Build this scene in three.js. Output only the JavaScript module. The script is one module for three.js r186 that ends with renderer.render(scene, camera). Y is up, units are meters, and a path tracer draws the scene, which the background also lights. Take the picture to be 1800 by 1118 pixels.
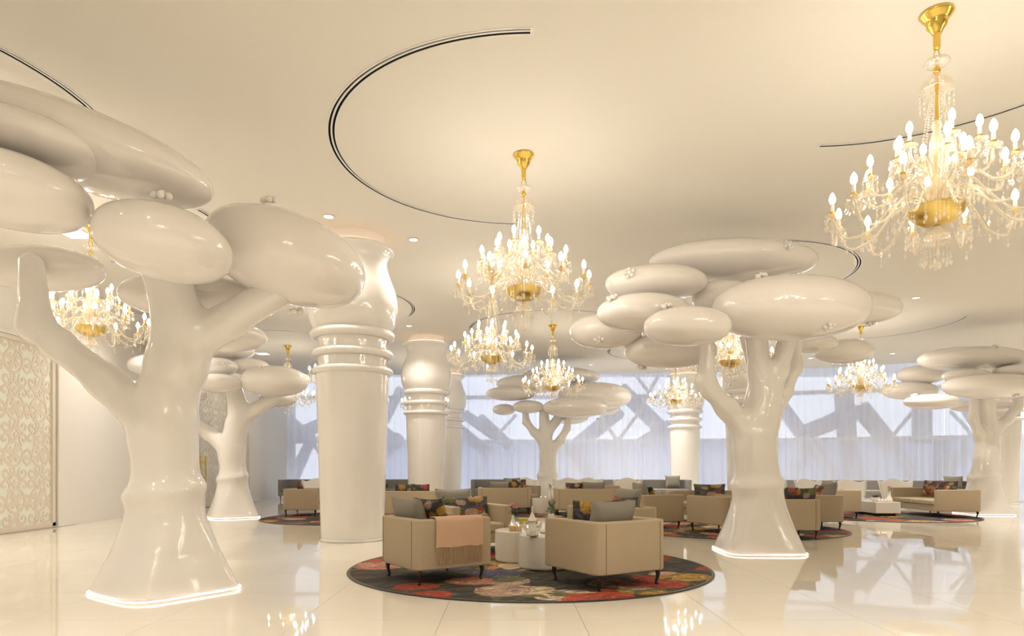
import * as THREE from 'three';
import { mergeGeometries, mergeVertices, toCreasedNormals } from 'three/addons/utils/BufferGeometryUtils.js';
import { RoundedBoxGeometry } from 'three/addons/geometries/RoundedBoxGeometry.js';
import { MarchingCubes } from 'three/addons/objects/MarchingCubes.js';
import { RectAreaLightUniformsLib } from 'three/addons/lights/RectAreaLightUniformsLib.js';

// ---------------------------------------------------------------- camera, sky, exposure
RectAreaLightUniformsLib.init();
const scene = new THREE.Scene();
const renderer = new THREE.WebGLRenderer();
renderer.toneMapping = THREE.LinearToneMapping;
renderer.toneMappingExposure = 0.55;
renderer.shadowMap.enabled = true;
const camera = new THREE.PerspectiveCamera(2 * Math.atan(559 / 1165) * 180 / Math.PI, 1800 / 1118, 0.05, 200);
camera.position.set(0, 1.3, 0);
camera.lookAt(0, 1.3, -10);
camera.setViewOffset(1800, 1118, 6, -263, 1800, 1118);   // a level camera with a risen lens
scene.background = new THREE.Color().setRGB(0.90, 0.94, 1.0);   // overcast daylight
scene.backgroundIntensity = 3.5;

const CEIL = 5.43;
const WARM = new THREE.Color().setRGB(1.0, 0.91, 0.80);
const BULB_POWER = 1.0;        // each of the two lamps in a chandelier
const DOWN_POWER = 140;
const FILL_POWER = 128;        // unseen fill lamps, added to even out the light in the hall
const PANEL_POWER = 14;

// ---------------------------------------------------------------- helpers
const taken = new Map();
function numbered(name) {
  const n = taken.get(name) ?? 0;
  taken.set(name, n + 1);
  return n ? `${name}_${String(n).padStart(3, '0')}` : name;
}
let seed = 12345;
const rnd = () => { seed = (seed * 1664525 + 1013904223) >>> 0; return seed / 4294967296; };
const rr = (a, b) => a + (b - a) * rnd();
function mesh(name, geo, mat, parent) {
  const m = new THREE.Mesh(Array.isArray(geo) ? merge(geo) : geo, mat);
  m.name = parent ? name : numbered(name);
  m.castShadow = m.receiveShadow = true;
  (parent ?? scene).add(m);
  return m;
}
function tag(o, label, category, group, kind) {
  o.userData = {};
  if (label) o.userData.label = label;
  if (category) o.userData.category = category;
  if (group) o.userData.group = group;
  if (kind) o.userData.kind = kind;
  return o;
}
function thing(name, label, category, [x, y, z] = [0, 0, 0], turn = 0, group) {
  const g = new THREE.Group();
  g.name = numbered(name);
  g.position.set(x, y, z); g.rotation.y = turn;
  scene.add(g);
  return tag(g, label, category, group);
}
function dup(root, [x, y, z], turn, label) {
  const c = root.clone();
  c.name = numbered(root.name.replace(/_\d{3}$/, ''));
  c.position.set(x, y, z); c.rotation.set(0, turn, 0);
  c.userData = { ...root.userData, label };
  scene.add(c);
  return c;
}
function struct(o) { o.userData.kind = 'structure'; return o; }
function merge(list) {
  const gs = list.map((g) => {
    const h = g.index ? g.toNonIndexed() : g;
    for (const k of Object.keys(h.attributes)) if (!['position', 'normal', 'uv'].includes(k)) h.deleteAttribute(k);
    if (!h.attributes.uv) h.setAttribute('uv', new THREE.BufferAttribute(new Float32Array(h.attributes.position.count * 2), 2));
    if (!h.attributes.normal) h.computeVertexNormals();
    return h;
  });
  return gs.length === 1 ? gs[0] : mergeGeometries(gs);
}
const move = (g, x, y, z) => g.translate(x, y, z);
const box = (w, h, d, x = 0, y = 0, z = 0) => new THREE.BoxGeometry(w, h, d).translate(x, y, z);
const rbox = (w, h, d, r, x = 0, y = 0, z = 0, s = 3) => new RoundedBoxGeometry(w, h, d, s, r).translate(x, y, z);
const cyl = (r0, r1, h, x = 0, y = 0, z = 0, n = 24) => new THREE.CylinderGeometry(r0, r1, h, n).translate(x, y, z);
const sph = (r, x = 0, y = 0, z = 0, n = 12) => new THREE.SphereGeometry(r, n, Math.max(6, n * 0.66 | 0)).translate(x, y, z);
const lathe = (pts, n = 32) => new THREE.LatheGeometry(pts.map((p) => new THREE.Vector2(p[0], p[1])), n);
const V = (x, y, z) => new THREE.Vector3(x, y, z);
const tube = (pts, r, n = 20, k = 6, closed = false) => new THREE.TubeGeometry(new THREE.CatmullRomCurve3(pts.map((p) => V(...p)), closed), n, r, k, closed);
function sweep(pts, radii, k = 8) {   // a tube whose radius changes along its way
  const c = new THREE.CatmullRomCurve3(pts.map((p) => V(...p))), n = 14;
  const g = new THREE.TubeGeometry(c, n, 1, k, false), p = g.attributes.position;
  for (let i = 0; i <= n; i++) {
    const o = c.getPointAt(i / n), t = i / n * (radii.length - 1), a = Math.min(radii.length - 2, Math.floor(t)), r = radii[a] + (radii[a + 1] - radii[a]) * (t - a);
    for (let j = 0; j <= k; j++) { const q = i * (k + 1) + j; p.setXYZ(q, o.x + (p.getX(q) - o.x) * r, o.y + (p.getY(q) - o.y) * r, o.z + (p.getZ(q) - o.z) * r); }
  }
  return g;
}
function boxUV(g, s = 1) {   // uv in metres, looked up along the widest axis of each face
  const h = g.index ? g.toNonIndexed() : g, p = h.attributes.position, n = h.attributes.normal, uv = new Float32Array(p.count * 2);
  for (let i = 0; i < p.count; i++) {
    const ax = Math.abs(n.getX(i)), ay = Math.abs(n.getY(i)), az = Math.abs(n.getZ(i));
    const [u, v] = ay > ax && ay > az ? [p.getX(i), p.getZ(i)] : ax > az ? [p.getZ(i), p.getY(i)] : [p.getX(i), p.getY(i)];
    uv[2 * i] = u * s; uv[2 * i + 1] = v * s;
  }
  h.setAttribute('uv', new THREE.BufferAttribute(uv, 2));
  return h;
}
const lin = (r, g, b) => new THREE.Color().setRGB(r, g, b);
const std = (c, roughness = 0.6, o = {}) => new THREE.MeshPhysicalMaterial({ color: c, roughness, ...o });
function canvasTex(w, h, draw, srgb = true) {
  const c = document.createElement('canvas'); c.width = w; c.height = h;
  draw(c.getContext('2d'), w, h);
  const t = new THREE.CanvasTexture(c);
  if (srgb) t.colorSpace = THREE.SRGBColorSpace;
  t.wrapS = t.wrapT = THREE.RepeatWrapping; t.magFilter = THREE.LinearFilter;
  return t;
}

// ---------------------------------------------------------------- materials
const weave = canvasTex(256, 256, (c, w, h) => {
  c.fillStyle = '#808080'; c.fillRect(0, 0, w, h);
  for (let i = 0; i < 2600; i++) {
    const v = 96 + rnd() * 64 | 0; c.fillStyle = `rgba(${v},${v},${v},0.5)`;
    rnd() < 0.5 ? c.fillRect(rnd() * w, rnd() * h, rr(8, 40), 1.2) : c.fillRect(rnd() * w, rnd() * h, 1.2, rr(8, 40));
  }
}, false);
weave.repeat.set(5, 5);
const linenMap = canvasTex(256, 256, (c, w, h) => {
  c.fillStyle = '#f2f2f2'; c.fillRect(0, 0, w, h);
  for (let i = 0; i < 2400; i++) {
    const v = 205 + rnd() * 50 | 0; c.fillStyle = `rgba(${v},${v},${v},0.45)`;
    rnd() < 0.5 ? c.fillRect(rnd() * w, rnd() * h, rr(6, 34), 1) : c.fillRect(rnd() * w, rnd() * h, 1, rr(6, 34));
  }
});
linenMap.repeat.set(4, 4);
const M = {
  plaster: std(lin(0.80, 0.765, 0.69), 0.75),
  wall: std(lin(0.82, 0.79, 0.74), 0.55),
  lacquer: std(lin(0.90, 0.87, 0.835), 0.06, { ior: 1.7 }),
  pod: std(lin(0.90, 0.86, 0.825), 0.06, { ior: 1.75 }),
  tile: [0.81, 0.80, 0.82].map((v) => std(lin(v, v * 0.94, v * 0.815), 0.03, { ior: 1.58 })),
  grout: std(lin(0.55, 0.50, 0.42), 0.8),
  dark: std(lin(0.02, 0.015, 0.012), 0.8),
  whiteMetal: std(lin(0.8, 0.78, 0.75), 0.4),
  gold: std(lin(0.86, 0.62, 0.16), 0.16, { metalness: 1 }),
  goldBowl: std(lin(0.80, 0.60, 0.20), 0.28, { metalness: 1 }),
  glass: std(lin(0.97, 0.93, 0.84), 0.06, { transmission: 0.72, thickness: 0, ior: 1.6, specularIntensity: 1 }),
  crystal: std(lin(0.98, 0.95, 0.90), 0.03, { transmission: 0.78, thickness: 0, ior: 1.9 }),
  candle: std(lin(0.85, 0.80, 0.70), 0.5),
  bulb: std(lin(1, 0.95, 0.85), 0.4, { emissive: lin(1.0, 0.91, 0.78), emissiveIntensity: 78 }),
  led: std(lin(1, 0.9, 0.85), 0.5, { emissive: lin(1.0, 0.80, 0.70), emissiveIntensity: 3.2 }),
  ringLed: std(lin(1, 0.8, 0.6), 0.5, { emissive: lin(1.0, 0.62, 0.36), emissiveIntensity: 5 }),
  lamp: std(lin(1, 0.95, 0.85), 0.5, { emissive: lin(1.0, 0.93, 0.80), emissiveIntensity: 4 }),
  cove: std(lin(1, 1, 1), 0.5, { emissive: lin(0.92, 0.96, 1.0), emissiveIntensity: 3 }),
  flame: std(lin(1, 0.8, 0.5), 0.5, { emissive: lin(1.0, 0.72, 0.35), emissiveIntensity: 12 }),
  linen: std(lin(0.56, 0.455, 0.315), 0.85, { map: linenMap, bumpMap: weave, bumpScale: 0.0012, sheen: 0.2, sheenRoughness: 0.6 }),
  greyFabric: std(lin(0.30, 0.285, 0.27), 0.85, { map: linenMap, bumpMap: weave, bumpScale: 0.0012 }),
  cushionGrey: std(lin(0.30, 0.275, 0.235), 0.8, { map: linenMap, bumpMap: weave, bumpScale: 0.001 }),
  seam: std(lin(0.24, 0.19, 0.125), 0.9),
  legWood: std(lin(0.022, 0.012, 0.008), 0.35),
  blanket: std(lin(0.64, 0.43, 0.29), 0.9, { bumpMap: weave, bumpScale: 0.0015, sheen: 0.3 }),
  fringe: std(lin(0.55, 0.38, 0.23), 0.9),
  ceramic: std(lin(0.84, 0.81, 0.75), 0.16, { clearcoat: 0.4 }),
  tableWhite: std(lin(0.80, 0.76, 0.69), 0.3, { clearcoat: 0.3 }),
  wax: std(lin(0.85, 0.66, 0.38), 0.5, { transmission: 0.25, thickness: 0 }),
  leaf: std(lin(0.06, 0.14, 0.025), 0.5),
  pink: std(lin(0.65, 0.22, 0.26), 0.6),
  lattice: std(lin(0.74, 0.665, 0.565), 0.45),
  latticeBack: std(lin(0.87, 0.89, 0.80), 0.2),
  sheer: std(lin(0.93, 0.94, 0.98), 0.78, { transmission: 0.72, thickness: 0, ior: 1.1, specularIntensity: 0.1 }),
  pane: std(lin(0.97, 0.98, 1.0), 0.02, { transmission: 1, thickness: 0, ior: 1.45 }),
  mullion: std(lin(0.88, 0.88, 0.91), 0.5),
  facade: std(lin(0.60, 0.59, 0.66), 0.7),
  parapet: std(lin(0.56, 0.58, 0.68), 0.8),
  yellow: std(lin(0.72, 0.52, 0.03), 0.5), green: std(lin(0.45, 0.55, 0.06), 0.5), orange: std(lin(0.75, 0.40, 0.12), 0.5),
  clearGlass: std(lin(0.98, 0.98, 0.98), 0.02, { transmission: 0.95, thickness: 0, ior: 1.5 }),
};

// painted flowers for the rugs and cushions (dye and print)
function floral(size, n, big, sd, reds) {
  seed = sd;
  return canvasTex(size, size, (c, w, h) => {
    c.fillStyle = '#302926'; c.fillRect(0, 0, w, h);
    const stroke = (x, y, a, l, t, col, al) => { c.save(); c.translate(x, y); c.rotate(a); c.globalAlpha = al; c.fillStyle = col; c.beginPath(); c.ellipse(0, 0, l, t, 0, 0, 6.3); c.fill(); c.restore(); };
    const dark = ['#26232a', '#3b3128', '#3b3c2c', '#40302a', '#32384a', '#4f4535', '#4a4d38', '#2a2c22', '#574c42', '#45424e', '#5c5a3e'];
    for (let i = 0; i < 900; i++) stroke(rnd() * w, rnd() * h, rr(-0.7, 0.7), rr(0.01, 0.08) * w, rr(0.003, 0.016) * w, dark[rnd() * dark.length | 0], rr(0.3, 0.75));
    const sets = [['#a8341c', '#c4502e', '#7c2213', '#d8734c', '#b5432a'], ['#d6c3a0', '#e9dcc0', '#b59a74', '#c98f74', '#f0e6d0'], ['#b3852f', '#c79f4c', '#86601d', '#d8bd7c', '#a67a24'], ['#bb9a86', '#d9c3b0', '#8a6a58', '#ead9c8', '#a8584a'],
      ['#c07f68', '#dba890', '#8f4a3b', '#e8cbb8', '#b3614e'], ['#4b4558', '#625e78', '#37314a', '#7d7a94', '#535a72'], ['#666b3c', '#80844e', '#41452a', '#989a68', '#58603a']];
    for (let i = 0; i < n; i++) {
      const s = sets[rnd() < reds ? 0 : 1 + (rnd() * 6 | 0)], R = rr(0.5, 1) * big * w, x = rnd() * w, y = rnd() * h, squash = rr(0.65, 1), lean = rr(0, 6.3);
      for (let k = 0; k < 6; k++) { const a = rnd() * 6.3; stroke(x + R * Math.cos(a), y + R * Math.sin(a), a + rr(-0.4, 0.4), R * rr(0.3, 0.6), R * rr(0.08, 0.16), ['#4c5130', '#363d26', '#6d6f45', '#2c3024', '#5a5a3c', '#3d4436'][k], 0.85); }
      for (let ring = 3; ring >= 0; ring--) for (let k = 0, m = 4 + ring * 2; k < m; k++) {   // overlapping petals, each with darker root and a lighter rim
        const a = lean + (k + rr(-0.2, 0.2)) / m * 6.28 + ring, q = R * (0.12 + ring * 0.2), px = x + q * Math.cos(a), py = y + q * Math.sin(a) * squash, L = R * (0.2 + 0.05 * ring) * rr(0.85, 1.2), T = L * rr(0.6, 0.85);
        stroke(px, py, a + 1.57, L, T, s[2], 0.7);
        stroke(px + L * 0.12 * Math.cos(a), py + L * 0.12 * Math.sin(a), a + 1.57, L * 0.92, T * 0.82, s[rnd() < 0.5 ? 0 : 1], 0.62);
        for (let j = 0; j < 3; j++) stroke(px + L * rr(-0.3, 0.5) * Math.cos(a) + rr(-0.2, 0.2) * L, py + L * rr(-0.3, 0.5) * Math.sin(a), a + 1.57 + rr(-0.5, 0.5), L * rr(0.3, 0.6), T * 0.16, s[rnd() < 0.5 ? 3 : 4], 0.6);
      }
    }
    for (let i = 0; i < 2600; i++) stroke(rnd() * w, rnd() * h, rr(-0.5, 0.5), rr(0.004, 0.035) * w, rr(0.0008, 0.0035) * w, ['#1f1b1c', '#6b5f50', '#48463a', '#8b7d66', '#3a3c4c'][rnd() * 5 | 0], 0.5);
    c.globalAlpha = 1;
  });
}
const rugTex = [floral(1024, 62, 0.095, 77, 0.34), floral(1024, 62, 0.095, 4242, 0.34)];
const cushTex = [floral(512, 26, 0.19, 901, 0.3), floral(512, 24, 0.2, 333, 0.3), floral(512, 27, 0.19, 5150, 0.22)];
const M_rug = rugTex.map((t) => std(lin(1, 1, 1), 0.95, { map: t }));
const M_cush = cushTex.map((t) => std(lin(1, 1, 1), 0.75, { map: t }));
seed = 99;

// ---------------------------------------------------------------- the room
const curve = new THREE.CatmullRomCurve3([[-10.6, -29.75], [-6, -29.75], [-1.6, -29.7], [5.9, -29.2], [12.3, -28.0], [16.2, -26.3], [19.2, -24.8], [21.2, -23.7]].map(([x, z]) => V(x, 0, z)));
const LEN = curve.getLength();
function onWall(s, off) {   // a point of the window line, off metres outwards, and its direction along the wall
  const u = Math.min(1, Math.max(0, s / LEN)), p = curve.getPointAt(u), t = curve.getTangentAt(u).setY(0).normalize();
  return { x: p.x + t.z * off, z: p.z - t.x * off, tx: t.x, tz: t.z };
}
const LEFT = -9.96, RIGHT = 20.6, BACK = 6.0;

// floor: large polished tiles on a bed
{
  const fl = struct(tag(mesh('floor', box(RIGHT - LEFT + 1.6, 0.1, 37.4, (RIGHT + LEFT) / 2, -0.073, -12.6), M.grout)));
  const g = box(1.197, 0.02, 1.197, 0, -0.01, 0), rest = [];
  const spots = [];
  for (let i = -9; i <= 17; i++) for (let j = -6; j <= 20; j++) {
    const x = 0.024 + 1.2 * i, d = 6.253 + 1.2 * j;
    const v = Math.abs(x) - 0.85 * d;
    spots.push([x, d, d < 4 || v > 1.3 ? 100 + d : d, (i * 7 + j * 13 + 400) % 3]);
  }
  spots.sort((a, b) => a[2] - b[2]);
  spots.forEach(([x, d, , k], n) => {
    if (n < 300) { const t = new THREE.Mesh(g, M.tile[k]); t.name = n ? 'tile_' + String(n).padStart(3, '0') : 'tile'; t.position.set(x, 0, -d); t.receiveShadow = true; fl.add(t); }
    else rest.push(box(1.197, 0.02, 1.197, x, -0.01, -d));
  });
  const r = mesh('tile_field', rest, M.tile[1], fl); r.userData.kind = 'stuff';
}

// ceiling with its curved air slots cut out
const slots = [   // centre x, centre depth, radius, from, to (degrees)
  [0.22, 8.74, 2.47, 90, 270], [-7.28, 7.52, 2.47, -100, 5], [-7.2, 11.1, 2.3, -13, 110], [3.89, 6.03, 2.47, -60, 88], [4.9, 14.44, 2.42, -91, 15],
  [1.27, 19.75, 2.4, 172, 296], [10.15, 19.0, 2.5, -22, 72], [5.95, 23.2, 2.42, 105, 230], [-4.9, 16.9, 2.45, -30, 28], [-7.46, 22.4, 2.5, -92, -42]];
{
  const s = new THREE.Shape();
  s.moveTo(LEFT - 0.3, -BACK - 0.3);
  s.lineTo(RIGHT + 0.3, -BACK - 0.3);
  for (let i = 60; i >= 0; i--) { const p = onWall(LEN * i / 60, -0.22); s.lineTo(p.x, -p.z); }
  s.closePath();
  const D = Math.PI / 180;
  for (const [cx, cd, R, a, b] of slots) {
    const h = new THREE.Path();
    h.absarc(cx, cd, R + 0.044, a * D, b * D, false);
    h.absarc(cx, cd, R - 0.044, b * D, a * D, true);
    h.closePath();
    s.holes.push(h);
  }
  const g = new THREE.ExtrudeGeometry(s, { depth: 0.1, bevelEnabled: false, curveSegments: 72 });
  g.rotateX(-Math.PI / 2).translate(0, CEIL, 0);
  struct(tag(mesh('ceiling', g, M.plaster)));
  struct(tag(mesh('roof', box(36, 0.2, 42, 5.5, CEIL + 0.62, -13), M.plaster)));
}
const ord = ['around the central chandelier', 'above the big tree at the far edge', 'beside the tree with the glittering chandelier', 'behind the large chandelier', 'over the round canopy of the glossy tree',
  'above the small hanging chandelier', 'over the far window seats', 'above the far column', 'behind the thick white column', 'beyond the second tree'];
function arcBand(R0, R1, y0, y1, a, b, n = 64) {   // a bent bar of rectangular section
  const s = new THREE.Shape(), D = Math.PI / 180;
  s.absarc(0, 0, R1, a * D, b * D, false); s.absarc(0, 0, R0, b * D, a * D, true); s.closePath();
  return new THREE.ExtrudeGeometry(s, { depth: y1 - y0, bevelEnabled: false, curveSegments: n }).rotateX(-Math.PI / 2).translate(0, y0, 0);
}
slots.forEach(([cx, cd, R, a, b], i) => {
  const t = thing('slot_diffuser', 'curved twin line air slot in the ceiling ' + ord[i], 'air slot', [cx, CEIL, -cd], 0, 'curved ceiling air slots');
  mesh('recess', [arcBand(R - 0.05, R + 0.05, 0.1, 0.13, a, b), arcBand(R + 0.038, R + 0.0435, 0.001, 0.1, a, b), arcBand(R - 0.0435, R - 0.038, 0.001, 0.1, a, b)], M.dark, t);
  mesh('divider', arcBand(R - 0.011, R + 0.011, 0.0, 0.012, a, b), M.whiteMetal, t);
  mesh('edge_trim', arcBand(R + 0.037, R + 0.058, -0.005, 0.0, a, b), M.whiteMetal, t);
  mesh('edge_trim', arcBand(R - 0.058, R - 0.037, -0.005, 0.0, a, b), M.whiteMetal, t);
  const D = Math.PI / 180;
  for (const e of [a, b]) { const g = box(0.12, 0.008, 0.03); const c = mesh('end_cap', g, M.whiteMetal, t); c.position.set(R * Math.cos(e * D), -0.004, -R * Math.sin(e * D)); c.rotation.y = e * D; }
});

// walls
struct(tag(mesh('wall_left', [box(0.3, CEIL + 0.4, 37, LEFT - 0.15, CEIL / 2 + 0.15, -12.5)], M.wall)));
struct(tag(mesh('wall_right', box(0.3, CEIL + 0.4, 31, RIGHT + 0.15, CEIL / 2 + 0.15, -9.3), M.wall)));
struct(tag(mesh('wall_back', box(RIGHT - LEFT + 0.6, CEIL + 0.4, 0.3, (RIGHT + LEFT) / 2, CEIL / 2 + 0.15, BACK + 0.15), M.wall)));
struct(tag(mesh('trim_1', rbox(0.12, CEIL, 0.7, 0.02, LEFT + 0.06, CEIL / 2, -14.85), M.wall)));
struct(tag(mesh('trim_2', rbox(0.34, CEIL, 1.1, 0.02, LEFT + 0.17, CEIL / 2, -25.2), M.wall)));

// pierced scrollwork panels
function ribbon(pts, w, out, closed = false) {
  const n = pts.length, L = [], R = [];
  for (let i = 0; i < n; i++) {
    const a = pts[closed ? (i - 1 + n) % n : Math.max(0, i - 1)], b = pts[closed ? (i + 1) % n : Math.min(n - 1, i + 1)];
    let dx = b[0] - a[0], dy = b[1] - a[1]; const l = Math.hypot(dx, dy) || 1; dx /= l; dy /= l;
    const ww = (typeof w === 'function' ? w(i / (n - 1)) : w) / 2;
    L.push([pts[i][0] - dy * ww, pts[i][1] + dx * ww]); R.push([pts[i][0] + dy * ww, pts[i][1] - dx * ww]);
  }
  const T = rr(0.008, 0.014), q = (a, b, c, d) => out.push(...a, ...b, ...c, ...a, ...c, ...d);
  for (let i = 0; i < (closed ? n : n - 1); i++) {
    const j = (i + 1) % n;
    q([...R[i], T], [...R[j], T], [...L[j], T], [...L[i], T]);
    q([...L[i], T], [...L[j], T], [...L[j], 0], [...L[i], 0]);
    q([...R[j], T], [...R[i], T], [...R[i], 0], [...R[j], 0]);
  }
}
function scrollwork(W, H, cw = 0.72, ch = 0.9) {
  const out = [], nx = Math.max(1, Math.round(W / cw)), ny = Math.round(H / ch), sx = W / nx, sy = H / ny;
  const arc = (cx, cy, r, a, b, n = 16) => Array.from({ length: n + 1 }, (_, i) => { const t = a + (b - a) * i / n; return [cx + r * Math.cos(t), cy + r * Math.sin(t)]; });
  const spiral = (cx, cy, r0, r1, a, turn, n = 22) => Array.from({ length: n + 1 }, (_, i) => { const f = i / n, t = a + turn * f, r = r0 + (r1 - r0) * f; return [cx + r * Math.cos(t), cy + r * Math.sin(t)]; });
  for (let i = 0; i < nx; i++) for (let j = 0; j < ny; j++) {
    const m = (i + j) % 2 ? -1 : 1, cx = -W / 2 + sx * (i + 0.5), cy = -H / 2 + sy * (j + 0.5), wd = 0.055;
    const at = (pts) => pts.map(([x, y]) => [cx + m * x, cy + y]);
    const put = (pts, w = wd, c = false) => ribbon(m < 0 ? at(pts).reverse() : at(pts), w, out, c);
    const r = sx * 0.34;
    put(arc(0.03, 0.06, r, 0, Math.PI * 2 * 23 / 24, 23), wd, true);
    for (let k = 0; k < 4; k++) {   // four leaves and a bud inside the ring
      const a = k * Math.PI / 2 + 0.35;
      put([[0.03, 0.06], [0.03 + r * 0.45 * Math.cos(a + 0.3), 0.06 + r * 0.45 * Math.sin(a + 0.3)], [0.03 + r * 0.95 * Math.cos(a), 0.06 + r * 0.95 * Math.sin(a)]], (t) => 0.03 + 0.11 * Math.sin(Math.PI * t));
      const b = a + Math.PI / 4;
      put(spiral(0.03 + r * 0.55 * Math.cos(b), 0.06 + r * 0.55 * Math.sin(b), r * 0.3, 0.012, b + 2.6, 4.4, 14), 0.034);
    }
    put(spiral(-sx * 0.33, -sy * 0.34, 0.15, 0.016, 0.9, -7.6), (t) => 0.06 - 0.02 * t);
    put(spiral(sx * 0.32, -sy * 0.33, 0.145, 0.016, 2.3, 7.6), (t) => 0.06 - 0.02 * t);
    put(spiral(-sx * 0.36, sy * 0.40, 0.14, 0.016, -1.2, 7.4), (t) => 0.06 - 0.02 * t);
    put(spiral(sx * 0.36, sy * 0.39, 0.14, 0.016, 4.2, -7.4), (t) => 0.06 - 0.02 * t);
    put([[-sx * 0.5, -sy * 0.16], [-sx * 0.38, -sy * 0.1], [-sx * 0.3, 0.02], [-sx * 0.42, sy * 0.14], [-sx * 0.5, sy * 0.17]]);
    put([[sx * 0.5, -sy * 0.16], [sx * 0.44, -sy * 0.06], [sx * 0.4, 0.06], [sx * 0.45, sy * 0.14], [sx * 0.5, sy * 0.17]]);
    put([[-sx * 0.22, -sy * 0.5], [-sx * 0.08, -sy * 0.42], [0, -sy * 0.3], [0.03, 0.06 - r]]);
    put([[sx * 0.22, -sy * 0.5], [sx * 0.1, -sy * 0.43], [0, -sy * 0.3]]);
    put([[-sx * 0.22, sy * 0.5], [-sx * 0.1, sy * 0.44], [0.03, 0.06 + r]]);
    put([[sx * 0.22, sy * 0.5], [sx * 0.14, sy * 0.42], [0.03, 0.06 + r]]);
    for (const [x, y, a] of [[0, -sy * 0.36, 0.8], [-sx * 0.16, -sy * 0.34, 2.6], [sx * 0.16, -sy * 0.36, 0.4], [0, sy * 0.47, 1.5], [-sx * 0.46, 0, 3.1], [sx * 0.47, -0.01, 0]])
      put([[x - 0.06 * Math.cos(a), y - 0.06 * Math.sin(a)], [x, y], [x + 0.06 * Math.cos(a), y + 0.06 * Math.sin(a)]], (t) => 0.01 + 0.085 * Math.sin(Math.PI * t));
  }
  const g = new THREE.BufferGeometry();
  g.setAttribute('position', new THREE.Float32BufferAttribute(out, 3));
  g.computeVertexNormals();
  return g;
}
function latticePanel(root, W, H) {   // local: panel in the x-y plane facing +z, foot at y = 0
  mesh('backing', box(W, H, 0.04, 0, H / 2, 0.02), M.latticeBack, root);
  mesh('frame', [box(0.09, H, 0.07, -W / 2 + 0.045, H / 2, 0.05), box(0.09, H, 0.07, W / 2 - 0.045, H / 2, 0.05), box(W, 0.09, 0.07, 0, H - 0.045, 0.05), box(W, 0.09, 0.07, 0, 0.045, 0.05)], M.lattice, root);
  mesh('scrollwork', scrollwork(W - 0.16, H - 0.16).translate(0, H / 2, 0.0395), M.lattice, root);
}
{
  const a = thing('lattice_screen', 'tall beige scrollwork screen on the wall beside the biggest tree', 'screen', [LEFT, 0.02, -12.95], Math.PI / 2);
  latticePanel(a, 3.0, 3.92);
  mesh('top_rail', box(3.1, 0.05, 0.12, 0, 3.95, 0.05), M.whiteMetal, a);
  mesh('bottom_rail', box(3.1, 0.03, 0.12, 0, 0.0, 0.06), M.grout, a);
  [[-19.45, 'door_1', [20.45]], [-22.1, 'door_2', [21.02, 21.36]]].forEach(([z, n, hd]) => {
    const g = new THREE.Group(); g.name = n; g.position.set(LEFT, 0.02, z); g.rotation.y = Math.PI / 2; scene.add(g); tag(g); struct(g);
    latticePanel(g, 2.5, 3.9);
    for (const q of hd) {
      const x = q + z, hl = mesh('handle', [cyl(0.03, 0.018, 0.84, x, 1.2, 0.2, 12), cyl(0.03, 0.03, 0.06, x, 1.62, 0.2, 12), cyl(0.014, 0.014, 0.14, 0, 0, 0, 8).rotateX(Math.PI / 2).translate(x, 1.45, 0.13), cyl(0.014, 0.014, 0.14, 0, 0, 0, 8).rotateX(Math.PI / 2).translate(x, 0.95, 0.13)], M.gold, g);
      hl.userData.label = 'tall gold bar handle';
    }
  });
  struct(tag(mesh('trim_3', [rbox(0.1, 4.1, 0.1, 0.015, LEFT + 0.05, 2.05, -20.775), box(0.1, 0.14, 5.4, LEFT + 0.05, 4.0, -20.775)], M.wall)));
}

// window wall: glazing, transoms and slanting mullions behind the curtains
const N_WIN = 8;
for (let i = 0; i < N_WIN; i++) {
  const s0 = LEN * i / N_WIN, s1 = LEN * (i + 1) / N_WIN, a = onWall(s0, 0.75), b = onWall(s1, 0.75);
  const g = new THREE.Group(); g.name = 'window_' + (i + 1); scene.add(g); tag(g); struct(g);
  const L = Math.hypot(b.x - a.x, b.z - a.z);
  g.position.set((a.x + b.x) / 2, 0, (a.z + b.z) / 2); g.rotation.y = -Math.atan2(b.z - a.z, b.x - a.x);
  for (const [y0, y1] of [[0, 2.42], [2.58, 4.45], [4.6, CEIL + 0.35]]) mesh('pane', box(L, y1 - y0, 0.012, 0, (y0 + y1) / 2, 0), M.pane, g);
  for (const y of [2.5, 4.52]) mesh('transom', box(L, 0.17, 0.14, 0, y, 0), M.mullion, g);
  mesh('sill', box(L, 0.08, 0.2, 0, 0.03, 0), M.mullion, g);
}
const bar = (pts, w, t) => {   // flat bars joined end to end
  const gs = [];
  for (let i = 0; i + 1 < pts.length; i++) {
    const p = V(...pts[i]), q = V(...pts[i + 1]), g = rbox(p.distanceTo(q) + w * 0.7, w, t, Math.min(w, t) * 0.3);
    const x = q.clone().sub(p).normalize(), n = V(-0.12, 0, 1).normalize(), y = n.clone().cross(x).normalize(), z = x.clone().cross(y);
    g.applyMatrix4(new THREE.Matrix4().makeBasis(x, y, z).setPosition(p.add(q).multiplyScalar(0.5)));
    gs.push(g);
  }
  return gs;
};
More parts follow.
